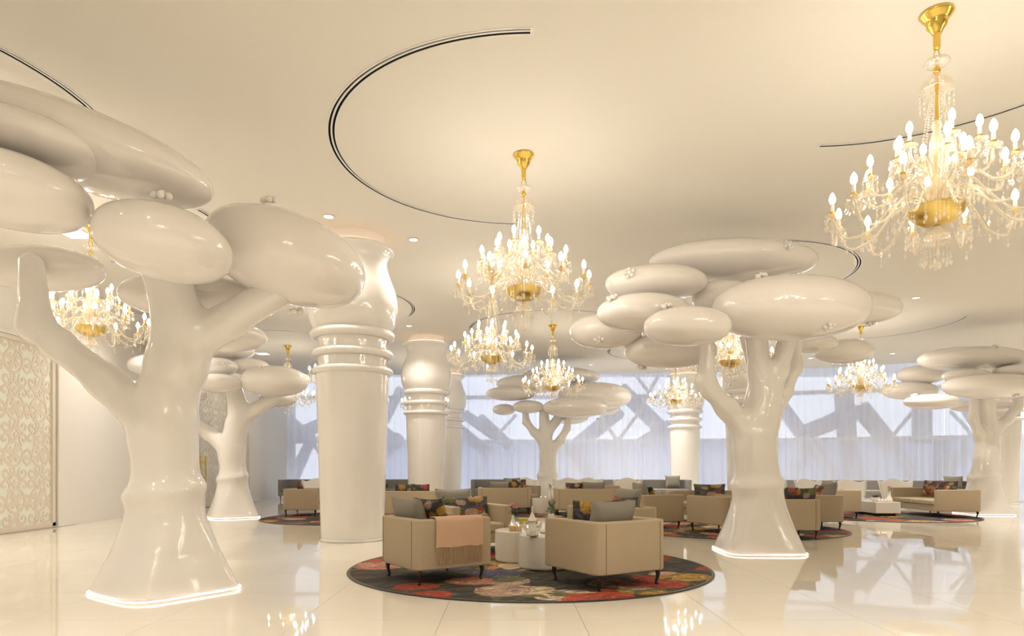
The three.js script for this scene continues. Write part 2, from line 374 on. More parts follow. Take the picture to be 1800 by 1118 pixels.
const thick = [[0.57, [12.07, 4.47, -29.99], [13.49, 2.29, -29.66]], [0.71, [13.34, 2.88, -29.72], [14.16, 3.24, -29.4], [14.95, 3.67, -29.08], [15.51, 3.65, -28.86], [16.31, 2.45, -28.52]], [0.75, [14.75, 4.6, -29.17], [14.91, 1.9, -29.1], [15.22, 0.6, -28.98]], [0.37, [15.49, 3.98, -28.87], [16.35, 2.62, -28.51], [17.2, 0.91, -28.14]], [0.72, [17.48, 4.23, -28.02], [17.48, 2.55, -28.02]], [0.57, [18.16, 2.42, -27.72], [18.07, 0.87, -27.77]], [0.54, [-11.09, 4.11, -31.5], [-9.38, 2.62, -31.5]], [0.59, [-10.92, 2.49, -31.5], [-9.03, 3.3, -31.5]], [0.43, [-9.38, 2.68, -31.5], [-10.25, 0.68, -31.5]], [0.49, [-2.03, 3.79, -31.5], [-0.59, 2.76, -31.43]], [0.54, [-1.3, 3.57, -31.47], [-0.03, 2.38, -31.4]], [0.69, [5.36, 4.87, -31.06], [7.38, 2.83, -30.81]], [0.7, [3.24, 2.37, -31.19], [5.07, 3.86, -31.08]], [0.53, [6.23, 2.47, -31.0], [7.63, 3.36, -30.77]], [0.38, [-5.87, 3.57, -31.5], [-5.14, 4.98, -31.5]], [0.59, [2.44, 2.32, -31.24], [4.17, 0.77, -31.13]], [0.56, [13.49, 2.29, -29.66], [12.86, 1.27, -29.85]], [0.51, [13.62, 2.37, -29.61], [14.39, 0.8, -29.31]], [0.52, [18.76, 4.18, -27.46], [19.64, 2.39, -27.05]], [0.42, [18.9, 2.05, -27.39], [18.21, 0.92, -27.7]], [0.59, [-7.95, 4.6, -31.5], [-5.25, 2.44, -31.5]], [0.54, [-5.25, 2.71, -31.5], [-6.87, 0.68, -31.5]], [0.54, [-4.16, 4.6, -31.5], [-1.19, 2.16, -31.47]]];
const thin = [[0.19, [16.56, 3.63, -27.09], [15.89, 2.64, -27.39], [14.98, 0.75, -27.79]], [0.19, [15.74, 2.57, -27.46], [16.63, 0.84, -27.06]], [0.21, [5.0, 2.59, -30.02], [5.79, 3.64, -29.97], [6.69, 5.35, -29.84]], [0.21, [4.28, 3.49, -30.07], [4.9, 2.54, -30.03], [5.81, 0.79, -29.97]], [0.21, [4.9, 2.41, -30.03], [4.08, 0.78, -30.08]], [0.21, [2.33, 2.31, -30.19], [3.31, 0.78, -30.13]], [0.21, [5.76, 5.47, -29.97], [6.36, 4.64, -29.9]], [0.21, [-0.42, 2.89, -30.37], [0.31, 3.69, -30.32]], [0.21, [-0.81, 2.19, -30.4], [-1.46, 0.78, -30.44]], [0.18, [17.73, 3.53, -26.55], [18.21, 2.84, -26.32], [18.88, 1.34, -26.0]], [0.18, [18.21, 2.47, -26.32], [17.52, 1.0, -26.65]], [0.2, [12.93, 2.58, -28.64], [12.16, 0.98, -28.85]], [0.2, [13.04, 2.45, -28.6], [13.79, 0.81, -28.29]], [0.21, [-9.12, 2.66, -30.45], [-10.3, 0.7, -30.45]], [0.21, [-9.25, 2.71, -30.45], [-10.56, 4.49, -30.45]], [0.21, [-9.04, 2.53, -30.45], [-7.95, 0.78, -30.45]], [0.21, [-5.07, 4.75, -30.45], [-5.8, 3.31, -30.45]], [0.2, [7.35, 3.39, -29.72], [8.51, 1.1, -29.52]]];
{
  const f = thing('facade_frame', 'pale grey slanting beams of the facade seen through the curtains', 'facade');
  for (const [w, ...p] of thick) mesh('beam', bar(p, w, 0.5), M.facade, f);
  const m = thing('window_bracing', 'thin slanting white bars against the window glass', 'window bars');
  for (const [w, ...p] of thin) mesh('bar', bar(p, w * 0.75, 0.1), M.mullion, m);
  const w = [];
  for (let i = 0; i < 30; i++) {
    const a = onWall(LEN * i / 30, 13), b = onWall(LEN * (i + 1) / 30, 13);
    const g = box(Math.hypot(b.x - a.x, b.z - a.z) + 0.2, 3.0, 0.3); g.rotateY(-Math.atan2(b.z - a.z, b.x - a.x)).translate((a.x + b.x) / 2, 1.5, (a.z + b.z) / 2); w.push(g);
  }
  tag(mesh('parapet', w, M.parapet), 'low pale lilac wall outside beyond the windows', 'wall', null, 'structure');
  tag(mesh('terrace', box(70, 0.1, 24, 5, -0.18, -39), M.parapet), 'pale terrace outside the windows', 'terrace', null, 'structure');
}

// ---------------------------------------------------------------- sheer curtains
{
  const words = ['first', 'second', 'third', 'fourth', 'fifth', 'sixth', 'seventh', 'eighth', 'ninth', 'tenth', 'eleventh', 'twelfth', 'thirteenth', 'fourteenth'];
  const n = 14, H = CEIL + 0.2;
  for (let c = 0; c < n; c++) {
    const s0 = 0.25 + (LEN - 0.3) * c / n, s1 = 0.25 + (LEN - 0.3) * (c + 1) / n, pos = [], idx = [];
    let s = s0, k = 0;
    while (s < s1 - 0.02) {
      const wl = rr(0.14, 0.42), A = rr(0.02, 0.06), fold = rnd() < 0.3 ? rr(0.4, 0.75) : rr(0, 0.2);
      for (let j = 0; j < 10; j++) {
        const ph = j / 10 * Math.PI * 2, u = Math.min(s1, s + wl * (j / 10 + fold * Math.sin(ph) / Math.PI * 0.9)), p = onWall(u, A * Math.sin(ph));
        pos.push(p.x, 0.03, p.z, p.x, H, p.z);
        if (k) idx.push(2 * k - 2, 2 * k, 2 * k - 1, 2 * k, 2 * k + 1, 2 * k - 1);
        k++;
      }
      s += wl;
    }
    const g = new THREE.BufferGeometry();
    g.setAttribute('position', new THREE.Float32BufferAttribute(pos, 3)); g.setIndex(idx); g.computeVertexNormals();
    tag(mesh('sheer_curtain', g, M.sheer), `${words[c]} sheer white curtain panel from the left wall`, 'curtain', 'sheer curtains along the window wall');
  }
  // the lit recess over the curtains
  const cove = thing('cove_light', 'bright light strip in the ceiling recess above the curtains', 'light');
  for (let i = 0; i < 16; i++) {
    const a = onWall(LEN * i / 16, 0.25), b = onWall(LEN * (i + 1) / 16, 0.25), L = Math.hypot(b.x - a.x, b.z - a.z);
    const g = box(L, 0.03, 0.1); g.rotateY(-Math.atan2(b.z - a.z, b.x - a.x)).translate((a.x + b.x) / 2, CEIL + 0.36, (a.z + b.z) / 2);
    mesh('light_strip', g, M.cove, cove);
    if (i % 4 === 1) {
      const l = new THREE.RectAreaLight(lin(0.92, 0.96, 1), 6, L * 1.9, 0.1); l.position.set((a.x + b.x) / 2, CEIL + 0.33, (a.z + b.z) / 2); l.lookAt(l.position.x, 0, l.position.z - 0.01); scene.add(l);
    }
  }
}

// ---------------------------------------------------------------- columns
{
  const prof = {
    base: [[0, 0], [0.575, 0], [0.575, 0.03], [0.56, 0.035], [0.56, 0.05]],
    shaft: [[0.555, 0.05], [0.595, 1.4], [0.64, 2.85], [0.645, 2.96]],
    collar: [[0.59, 5.16], [0.59, CEIL]],
  };
  const torus = (R, r, y, k = 0.85) => new THREE.TorusGeometry(R, r, 14, 48).rotateX(Math.PI / 2).scale(1, k, 1).translate(0, y, 0);
  const neck = lathe([[0.62, 2.92], [0.63, 3.05], [0.60, 3.15], [0.615, 3.3], [0.60, 3.48], [0.62, 3.62], [0.66, 3.74]], 48);
  const sm = (pts, n) => new THREE.SplineCurve(pts.map((p) => new THREE.Vector2(...p))).getPoints(n).map((p) => [p.x, p.y]);
  const bulb = lathe(sm([[0.64, 3.72], [0.70, 3.78], [0.775, 3.95], [0.805, 4.18], [0.765, 4.45], [0.68, 4.68], [0.62, 4.86], [0.605, 4.98], [0.635, 5.08], [0.70, 5.15]], 44), 56);
  const lip = lathe(sm([[0.69, 5.14], [0.735, 5.165], [0.745, 5.20], [0.715, 5.225], [0.70, 5.215], [0.59, 5.205]], 18), 56);
  const make = (label) => {
    const t = thing('column', label, 'column', [0, 0, 0], 0, 'bulbous white columns');
    mesh('base', lathe(prof.base, 48), M.lacquer, t);
    mesh('shaft', lathe(prof.shaft, 56), M.lacquer, t);
    mesh('neck', neck, M.lacquer, t);
    mesh('ring', torus(0.65, 0.075, 3.02), M.lacquer, t);
    mesh('ring', torus(0.645, 0.085, 3.33), M.lacquer, t);
    mesh('ring', torus(0.655, 0.10, 3.67), M.lacquer, t);
    mesh('bulb', bulb, M.lacquer, t);
    mesh('lip', lip, M.lacquer, t);
    mesh('collar', lathe(prof.collar, 48), M.lacquer, t);
    mesh('light_ring', new THREE.TorusGeometry(0.65, 0.01, 5, 40).rotateX(Math.PI / 2).translate(0, 5.24, 0), M.ringLed, t);
    return t;
  };
  const c = make('thick white ringed column standing just behind the blanket armchair');
  c.position.set(-2.81, 0, -11.95);
  dup(c, [-2.62, 0, -21.1], 0, 'white ringed column behind the beige sofas, middle of its row');
  dup(c, [-2.6, 0, -28.3], 0, 'white ringed column close to the curtains, half hidden behind another');
  dup(c, [7.5, 0, -28.2], 0, 'white ringed column standing free before the curtains');
  dup(c, [7.5, 0, -20.9], 0, 'white ringed column hidden behind the trunk of the glossy tree');
  dup(c, [17.55, 0, -23.7], 0, 'white ringed column behind the farthest tree by the window');
}

// ---------------------------------------------------------------- sculpted trees
const smin = (a, b, k) => { const h = Math.max(k - Math.abs(a - b), 0) / k; return Math.min(a, b) - h * h * k * 0.25; };
const trunkProfile = [[0, 0.60], [0.05, 0.585], [0.2, 0.54], [0.4, 0.475], [0.6, 0.43], [0.83, 0.385], [0.98, 0.375], [1.2, 0.335], [1.5, 0.31], [1.8, 0.305]];
function trunkGeometry(bones, turn, lean) {
  const N = 112, half = 2.1, mc = new MarchingCubes(N, undefined, false, false, 120000);
  mc.isolation = 0;
  const ct = Math.cos(turn), st = Math.sin(turn), f = mc.field;
  for (let k = 0; k < N; k++) for (let j = 0; j < N; j++) for (let i = 0; i < N; i++) {
    const x = (i - N / 2) / (N / 2) * half, y = (j - N / 2) / (N / 2) * half + 1.98, z = (k - N / 2) / (N / 2) * half;
    let d = 9;
    if (y < 1.95) {
      const t = Math.min(Math.max(y, 0), 1.8);
      let q = 0; while (q < trunkProfile.length - 2 && trunkProfile[q + 1][0] < t) q++;
      const [y0, r0] = trunkProfile[q], [y1, r1] = trunkProfile[q + 1];
      let r = r0 + (r1 - r0) * (t - y0) / (y1 - y0);
      const lx = x - lean * Math.max(0, y - 0.8), a = Math.atan2(z, lx);
      r += 0.045 * Math.exp(-(((y - 1.06 - 0.05 * Math.cos(a + 0.6)) / 0.085) ** 2));
      r -= 0.03 * Math.exp(-((y / 0.35) ** 2)) * Math.max(0, Math.cos(a * 1 - turn - 2.2)) ** 8 * 2;
      const p = 2 + 3.2 * Math.max(0, 1 - y / 0.75) ** 1.2, ax = Math.abs(lx * ct + z * st), az = Math.abs(-lx * st + z * ct);
      d = ((ax ** p + az ** p) ** (1 / p) - r) * 0.85;
      if (y > 1.72) d = Math.max(d, (y - 1.82) * 0.7);
    }
    for (const b of bones) {
      const [ax, ay, az, ar, bx, by, bz, br] = b;
      const ux = bx - ax, uy = by - ay, uz = bz - az, L = ux * ux + uy * uy + uz * uz;
      let t = ((x - ax) * ux + (y - ay) * uy + (z - az) * uz) / L; t = t < 0 ? 0 : t > 1 ? 1 : t;
      d = smin(d, Math.hypot(x - ax - ux * t, y - ay - uy * t, z - az - uz * t) - (ar + (br - ar) * t), 0.11);
    }
    f[i + j * N + k * N * N] = -Math.max(d, -y);
  }
  mc.update();
  const g = new THREE.BufferGeometry();
  g.setAttribute('position', new THREE.BufferAttribute(mc.positionArray.slice(0, mc.count * 3), 3));
  g.scale(half, half, half).translate(0, 1.98, 0);
  const w = mergeVertices(g, 1e-4), p = w.attributes.position, ix = w.index, n = p.count;
  for (let it = 0; it < 6; it++) {   // even out the grid's steps
    const acc = new Float32Array(n * 3), cnt = new Uint16Array(n);
    for (let i = 0; i < ix.count; i += 3) for (let k = 0; k < 3; k++) {
      const a = ix.getX(i + k), b = ix.getX(i + (k + 1) % 3);
      acc[3 * a] += p.getX(b); acc[3 * a + 1] += p.getY(b); acc[3 * a + 2] += p.getZ(b); cnt[a]++;
    }
    const m = it % 2 ? -0.53 : 0.5;
    for (let i = 0; i < n; i++) if (cnt[i] && p.getY(i) > 0.06) p.setXYZ(i, p.getX(i) + m * (acc[3 * i] / cnt[i] - p.getX(i)), p.getY(i) + m * (acc[3 * i + 1] / cnt[i] - p.getY(i)), p.getZ(i) + m * (acc[3 * i + 2] / cnt[i] - p.getZ(i)));
  }
  w.computeVertexNormals();
  return w;
}
const chain = (...pts) => pts.slice(1).map((p, i) => [...pts[i], ...p]);
const boneSets = {
  wide: [...chain([-0.05, 1.6, 0, 0.31], [0.0, 2.0, 0, 0.29], [0.12, 2.4, 0, 0.29], [0.18, 2.8, 0.05, 0.25], [0.1, 3.3, 0.2, 0.22]),
    ...chain([-0.1, 1.75, 0, 0.24], [-0.62, 2.2, 0, 0.175], [-1.12, 2.6, 0.02, 0.15], [-1.36, 2.8, 0.02, 0.16], [-1.42, 3.45, 0, 0.12]),
    ...chain([0.2, 2.6, 0, 0.24], [0.66, 2.84, 0, 0.17], [1.15, 3.15, 0, 0.17]), ...chain([0.15, 2.8, 0, 0.2], [-0.2, 3.3, -0.5, 0.16])],
  front: [...chain([-0.06, 1.6, 0, 0.30], [0.0, 2.05, 0, 0.28], [0.1, 2.45, 0, 0.24]),
    ...chain([-0.08, 1.75, 0, 0.22], [-0.52, 2.22, 0.1, 0.155], [-0.82, 2.5, 0.2, 0.125], [-0.87, 2.62, 0.2, 0.13], [-0.84, 3.4, 0.2, 0.11]),
    ...chain([0.08, 2.35, 0, 0.22], [0.0, 2.8, 0.05, 0.155], [-0.12, 3.5, 0.2, 0.17]), ...chain([0.12, 2.35, 0, 0.2], [0.3, 2.8, 0.05, 0.13], [0.42, 3.5, 0.25, 0.15]),
    ...chain([0.14, 2.05, 0, 0.18], [0.5, 2.5, -0.2, 0.105], [0.72, 2.9, -0.35, 0.1], [0.8, 3.5, -0.5, 0.11]), ...chain([0.1, 2.5, -0.1, 0.14], [0.02, 3.4, -0.5, 0.13])],
  forked: [...chain([0, 1.6, 0, 0.28], [-0.05, 2.1, 0, 0.26], [-0.1, 2.5, 0, 0.22], [-0.15, 3.4, 0, 0.17]),
    ...chain([0.05, 1.8, 0, 0.2], [0.45, 2.3, 0.1, 0.15], [0.7, 2.75, 0.15, 0.125], [0.78, 3.4, 0.2, 0.11]),
    ...chain([-0.1, 2.2, 0, 0.2], [-0.5, 2.6, 0, 0.14], [-0.8, 3.0, 0, 0.13], [-0.85, 3.55, 0, 0.12]), ...chain([-0.05, 2.5, 0, 0.18], [0.3, 3.0, 0, 0.15], [0.5, 3.5, 0.2, 0.15])],
  lean: [...chain([0.1, 1.6, 0, 0.29], [0.14, 2.1, 0, 0.26], [0.1, 2.5, 0, 0.24], [-0.05, 3.3, 0.2, 0.2]),
    ...chain([0.05, 1.75, 0, 0.18], [-0.22, 2.25, 0.15, 0.13], [-0.42, 2.65, 0.2, 0.125], [-0.4, 3.2, 0.2, 0.11]),
    ...chain([0.25, 2.3, 0, 0.2], [0.68, 2.65, 0, 0.13], [0.95, 3.0, 0, 0.12], [1.0, 3.5, 0, 0.12]), ...chain([0.12, 2.4, 0, 0.2], [0.3, 3.3, -0.3, 0.16])],
};
const podGeo = new THREE.SphereGeometry(1, 64, 40);
{   // a pod is a little fuller than an ellipsoid
  const p = podGeo.attributes.position;
  for (let i = 0; i < p.count; i++) { const y = p.getY(i), r = Math.sqrt(Math.max(0, 1 - Math.abs(y) ** 2.25)), h = Math.hypot(p.getX(i), p.getZ(i)); if (h > 1e-6) { p.setX(i, p.getX(i) / h * r); p.setZ(i, p.getZ(i) / h * r); } }
  podGeo.computeVertexNormals();
}
const budGeo = merge([0, 1, 2, 3, 4, 5].map((k) => k < 5 ? sph(0.034, 0.058 * Math.cos(k * 1.2566), 0.02 + 0.008 * (k % 2), 0.058 * Math.sin(k * 1.2566), 10) : sph(0.036, 0, 0.034, 0, 10)));
function tree(label, [x, z], bones, turn, pods, buds, lean = 0) {
  const t = thing('sculpted_tree', label, 'tree', [x, 0, z], 0, 'glossy white sculpted trees');
  mesh('trunk', trunkGeometry(boneSets[bones], turn, lean), M.lacquer, t);
  for (const [px, py, pz, rx, ry, rz, roll = 0] of pods) { const m = mesh('pod', podGeo, M.pod, t); m.position.set(px, py, pz); m.scale.set(rx, ry, rz); m.rotation.z = roll; }
  for (const [px, py, pz, nx, ny, nz] of buds) {
    const m = mesh('light_cluster', budGeo, M.lacquer, t); m.position.set(px, py, pz);
    m.quaternion.setFromUnitVectors(V(0, 1, 0), V(nx, ny, nz).normalize());
  }
  // the glowing line round the foot
  const pts = [];
  for (let i = 0; i < 48; i++) {
    const a = i / 48 * Math.PI * 2, c = Math.cos(a), s = Math.sin(a), p = 5.0, r = 0.605 / (Math.abs(c) ** p + Math.abs(s) ** p) ** (1 / p);
    const ct = Math.cos(turn), st = Math.sin(turn), lx = r * c, lz = r * s;
    pts.push([lx * ct - lz * st, 0.02, lx * st + lz * ct]);
  }
  mesh('light_strip', tube(pts, 0.0105, 72, 5, true), M.led, t);
  for (const k of [0, 1]) {
    const l = new THREE.RectAreaLight(lin(1, 0.78, 0.66), 2.5, 0.95, 0.012), q = turn + (k - 0.0) * Math.PI / 2;
    if (z > -18 && x < 8) { l.position.set(x + 0.63 * Math.cos(q), 0.022, z + 0.63 * Math.sin(q)); l.lookAt(x + 2 * Math.cos(q), 0.1, z + 2 * Math.sin(q)); scene.add(l); }
  }
  return t;
}
tree('huge glossy white tree with swollen pods beside the scrollwork screen', [-3.62, -7.0], 'wide', -0.95,
  [[-0.57, 4.32, 0.8, 1.44, 0.32, 0.8, -0.28], [-0.74, 4.15, 1.25, 0.89, 0.21, 0.6, -0.18], [-0.56, 3.6, 1.5, 0.65, 0.28, 0.6, -0.12], [0.56, 3.29, 1.1, 0.56, 0.31, 0.6, -0.14], [1.24, 3.54, -0.1, 0.85, 0.45, 0.8, -0.29], [-1.7, 3.55, -0.5, 0.73, 0.23, 0.45], [-0.06, 3.27, -0.6, 0.76, 0.23, 0.5], [0.0, 2.96, -1.4, 0.54, 0.18, 0.45]],
  [[0.66, 3.6, 1.34, 0.1, 0.94, 0.33], [1.16, 4.03, 0.18, -0.05, 0.92, 0.39], [1.8, 3.17, -0.18, 0.49, -0.86, -0.13], [1.28, 3.04, -0.28, 0.04, -0.97, -0.24]]);
tree('glossy white tree standing between the armchair rug and the floor reflections', [3.87, -10.28], 'front', 0.02,
  [[-0.22, 4.65, -0.52, 1.36, 0.3, 0.75], [-1.6, 4.14, 0.08, 0.78, 0.25, 0.55], [-1.87, 3.59, 0.48, 0.69, 0.27, 0.5], [-1.36, 3.28, 0.98, 0.61, 0.27, 0.45], [0.17, 3.58, 0.78, 1.12, 0.45, 0.7], [-2.27, 3.54, -0.62, 0.6, 0.28, 0.45], [-1.18, 3.24, -0.72, 0.77, 0.29, 0.5], [-0.46, 3.99, -0.22, 0.5, 0.27, 0.4], [2.08, 3.99, -0.92, 0.67, 0.26, 0.45], [2.0, 3.33, -1.32, 0.5, 0.21, 0.4], [1.16, 3.35, -0.72, 0.42, 0.15, 0.35]],
  [[-2.08, 4.16, 0.51, -0.48, 0.22, 0.85], [-2.37, 3.73, 0.73, -0.46, 0.77, 0.44], [-1.67, 3.52, 1.1, -0.25, 0.95, 0.17], [-0.32, 3.97, 0.98, -0.2, 0.96, 0.2], [0.52, 3.25, 1.2, 0.15, -0.88, 0.46], [0.4, 4.69, 0.14, 0.26, 0.31, 0.91], [-2.42, 3.35, -0.31, -0.15, -0.84, 0.52], [-1.62, 3.01, -0.86, -0.26, -0.95, -0.2], [2.21, 3.74, -0.86, 0.08, -0.99, 0.08]], -0.05);
tree('glossy white tree in front of the gold handled lattice doors', [-7.2, -17.3], 'wide', -0.6,
  [[1.33, 3.46, 0.7, 0.83, 0.38, 0.65], [0.11, 3.36, 1.1, 0.56, 0.23, 0.5], [-0.17, 3.86, 0.5, 0.49, 0.22, 0.5], [-0.25, 4.4, -0.1, 0.76, 0.28, 0.65], [0.42, 3.93, 0.0, 0.53, 0.21, 0.4], [1.01, 3.14, -0.5, 0.49, 0.2, 0.4], [-0.91, 3.18, 0.3, 0.36, 0.18, 0.4], [1.38, 3.67, -0.5, 0.49, 0.2, 0.4], [-1.81, 3.91, 0.3, 0.74, 0.3, 0.5], [-2.0, 4.59, -0.9, 0.7, 0.32, 0.5]],
  [[0.17, 3.87, 0.86, 0.7, 0.04, 0.72], [1.18, 3.71, 1.17, -0.11, 0.84, 0.54]]);
tree('far white tree before the curtains under the middle of the room', [1.45, -24.5], 'forked', 0.5,
  [[-1.36, 4.0, 0.3, 0.92, 0.26, 0.7], [-0.67, 4.4, -0.1, 1.24, 0.34, 0.8], [0.49, 4.72, -0.5, 1.49, 0.35, 0.9], [0.92, 3.44, 0.9, 1.15, 0.37, 0.7], [1.71, 3.92, 0.1, 1.36, 0.52, 0.8], [-0.73, 3.52, 0.3, 0.57, 0.24, 0.5], [-1.62, 3.47, -0.3, 0.43, 0.21, 0.4], [0.88, 3.18, -0.4, 0.66, 0.25, 0.5], [2.09, 3.45, -0.5, 0.62, 0.17, 0.5]],
  [[2.22, 4.18, 0.72, 0.2, 0.7, 0.68], [1.76, 3.07, 0.84, 0.23, -0.97, -0.04]]);
tree('white tree beyond the long beige sofa near the window corner', [13.25, -18.5], 'lean', 0.1,
  [[-0.08, 4.38, -0.3, 1.52, 0.34, 0.8], [-0.52, 4.16, -1.9, 0.75, 0.28, 0.5], [-0.84, 3.68, -2.0, 0.84, 0.28, 0.5], [-2.13, 3.03, 1.1, 0.71, 0.2, 0.45], [-0.34, 3.47, 0.8, 1.3, 0.34, 0.65], [-0.6, 3.83, 0.2, 0.65, 0.2, 0.4], [0.75, 3.92, 0.3, 0.66, 0.21, 0.5], [-0.07, 3.05, -0.4, 0.56, 0.16, 0.4], [1.84, 3.29, -0.7, 0.58, 0.18, 0.4]],
  [[0.15, 4.62, 0.27, 0.04, 0.92, 0.4], [-0.87, 3.71, 0.48, -0.19, -0.85, 0.5], [-2.49, 3.2, 0.93, -0.27, 0.96, 0.03], [0.01, 3.2, 1.17, 0.08, -0.93, 0.35]], 0.1);

// ---------------------------------------------------------------- chandeliers
const dropGeo = (x, y, z, s = 1) => {   // a cut crystal pear on a short bead
  const g = new THREE.OctahedronGeometry(0.014 * s, 0).scale(1, 1.9, 1).translate(x, y - 0.045 * s, z);
  return [g, new THREE.OctahedronGeometry(0.007 * s, 0).translate(x, y - 0.008 * s, z)];
};
function beads(p, q, n, sag, r = 0.008) {
  const out = [];
  for (let i = 0; i <= n; i++) { const t = i / n, y = p[1] + (q[1] - p[1]) * t - sag * 4 * t * (1 - t); out.push(new THREE.OctahedronGeometry(r, 0).translate(p[0] + (q[0] - p[0]) * t, y, p[2] + (q[2] - p[2]) * t)); }
  return out;
}
function makeChandelier(label) {
  const t = thing('chandelier', label, 'chandelier', [0, CEIL, 0], 0, 'gold and crystal chandeliers');
  mesh('ceiling_rose', lathe([[0, 0], [0.135, 0], [0.14, -0.012], [0.13, -0.03], [0.10, -0.07], [0.085, -0.09], [0.085, -0.12], [0.05, -0.165], [0.04, -0.19], [0.03, -0.20], [0.03, -0.31], [0.024, -0.33], [0, -0.335]], 28), M.gold, t);
  mesh('hook', [tube([[-0.016, -0.33, 0], [-0.03, -0.40, 0], [0, -0.44, 0], [0.03, -0.40, 0], [0.016, -0.33, 0]], 0.006, 20, 6)], M.gold, t);
  mesh('glass_cap', lathe([[0.012, -0.40], [0.05, -0.41], [0.095, -0.43], [0.11, -0.455], [0.09, -0.475], [0.04, -0.49], [0.015, -0.50]], 20), M.crystal, t);
  mesh('stem', [cyl(0.016, 0.016, 1.25, 0, -1.10, 0, 10), sph(0.032, 0, -0.52, 0), sph(0.035, 0, -1.62, 0)], M.gold, t);
  mesh('glass_dome', lathe([[0.02, -0.57], [0.07, -0.58], [0.115, -0.63], [0.14, -0.70], [0.135, -0.705], [0.11, -0.64], [0.06, -0.59]], 20), M.crystal, t);
  mesh('baluster', lathe([[0.02, -0.98], [0.05, -1.02], [0.035, -1.08], [0.055, -1.16], [0.06, -1.3], [0.035, -1.4], [0.05, -1.5], [0.075, -1.58], [0.05, -1.7], [0.03, -1.78]], 16), M.glass, t);
  const fall = [];
  for (let k = 0; k < 12; k++) {
    const a = k / 12 * Math.PI * 2, c = Math.cos(a), s = Math.sin(a);
    for (let i = 0; i < 4; i++) fall.push(...dropGeo(0.135 * c, -0.71 - i * 0.045, 0.135 * s, 0.9));
    fall.push(...beads([0.05 * c, -0.74, 0.05 * s], [0.125 * c, -1.27, 0.125 * s], 22, -0.02 * 1.5, 0.0095));
  }
  mesh('bead_cascade', fall, M.crystal, t).userData.kind = 'stuff';
  mesh('bowl', lathe([[0.03, -1.93], [0.10, -1.925], [0.17, -1.89], [0.215, -1.84], [0.235, -1.78], [0.24, -1.775], [0.225, -1.785], [0.2, -1.84], [0.15, -1.885], [0.03, -1.91]], 28), M.goldBowl, t);
  mesh('finial', [lathe([[0.015, -1.9], [0.04, -1.97], [0.10, -2.02], [0.115, -2.09], [0.11, -2.09], [0.08, -2.03], [0.02, -1.99]], 18), sph(0.042, 0, -2.29, 0, 10), cyl(0.008, 0.008, 0.3, 0, -2.12, 0, 6)], M.crystal, t);
  const low = [];
  for (let k = 0; k < 10; k++) { const a = k / 10 * Math.PI * 2, c = 0.11 * Math.cos(a), s = 0.11 * Math.sin(a); low.push(...beads([c, -2.09, s], [c, -2.22, s], 6, 0, 0.008), ...dropGeo(c, -2.22, s, 1.2)); }
  for (let k = 0; k < 16; k++) { const a = k / 16 * Math.PI * 2, c = Math.cos(a), s = Math.sin(a); low.push(...beads([0.235 * c, -1.79, 0.235 * s], [0.235 * c, -1.90, 0.235 * s], 5, 0, 0.007), ...dropGeo(0.235 * c, -1.9, 0.235 * s)); }
  mesh('bowl_pendants', low, M.crystal, t).userData.kind = 'stuff';
  const pan = lathe([[0.012, -0.012], [0.03, -0.01], [0.05, 0.0], [0.066, 0.018], [0.068, 0.024], [0.05, 0.008], [0.012, 0.002]], 12);
  const cup = lathe([[0.01, 0], [0.024, 0.012], [0.03, 0.04], [0.032, 0.05], [0.022, 0.045], [0.01, 0.02]], 10);
  const sleeve = cyl(0.0155, 0.0165, 0.095, 0, 0.085, 0, 10);
  const flameBulb = lathe([[0.01, 0.13], [0.022, 0.142], [0.029, 0.167], [0.027, 0.19], [0.016, 0.222], [0, 0.24]], 8);
  const hang = merge([...Array(8).keys()].flatMap((k) => { const c = 0.062 * Math.cos(k * Math.PI / 4), s = 0.062 * Math.sin(k * Math.PI / 4); return [...dropGeo(c, 0.014, s, 0.95), ...dropGeo(c, -0.05, s, 1.15)]; }));
  const tiers = [
    { n: 12, path: [[0.06, -1.80], [0.16, -1.66], [0.34, -1.70], [0.56, -1.93], [0.76, -1.96], [0.86, -1.76]], off: 0 },
    { n: 10, path: [[0.05, -1.72], [0.14, -1.50], [0.28, -1.50], [0.43, -1.63], [0.53, -1.62], [0.57, -1.49]], off: 0.3 },
    { n: 6, path: [[0.04, -1.62], [0.09, -1.38], [0.17, -1.32], [0.25, -1.40], [0.30, -1.37], [0.32, -1.27]], off: 0.1 }];
  tiers.forEach(({ n, path, off }, ti) => {
    const g = tube(path.map(([r, y]) => [r, y, 0]), 0.0125, 22, 6), [er, ey] = path[path.length - 1];
    for (let k = 0; k < n; k++) {
      const a = off + k / n * Math.PI * 2, arm = mesh('arm', g, M.glass, t);
      arm.rotation.y = a;
      for (const [nm, gg, mm] of [['drip_pan', pan, M.crystal], ['cup', cup, M.gold], ['candle', sleeve, M.candle], ['bulb', flameBulb, M.bulb], ['pendants', hang, M.crystal]]) { const q = mesh(nm, gg, mm, arm); q.position.set(er, ey, 0); if (nm === 'pendants') q.userData.kind = 'stuff'; }
      if (ti === 0 && k % 6 === 2) {
        const l = new THREE.PointLight(WARM, BULB_POWER); l.position.set(er, ey + 0.18, 0); l.castShadow = true; l.shadow.radius = 1.2; arm.add(l);
      }
    }
    const sw = [];
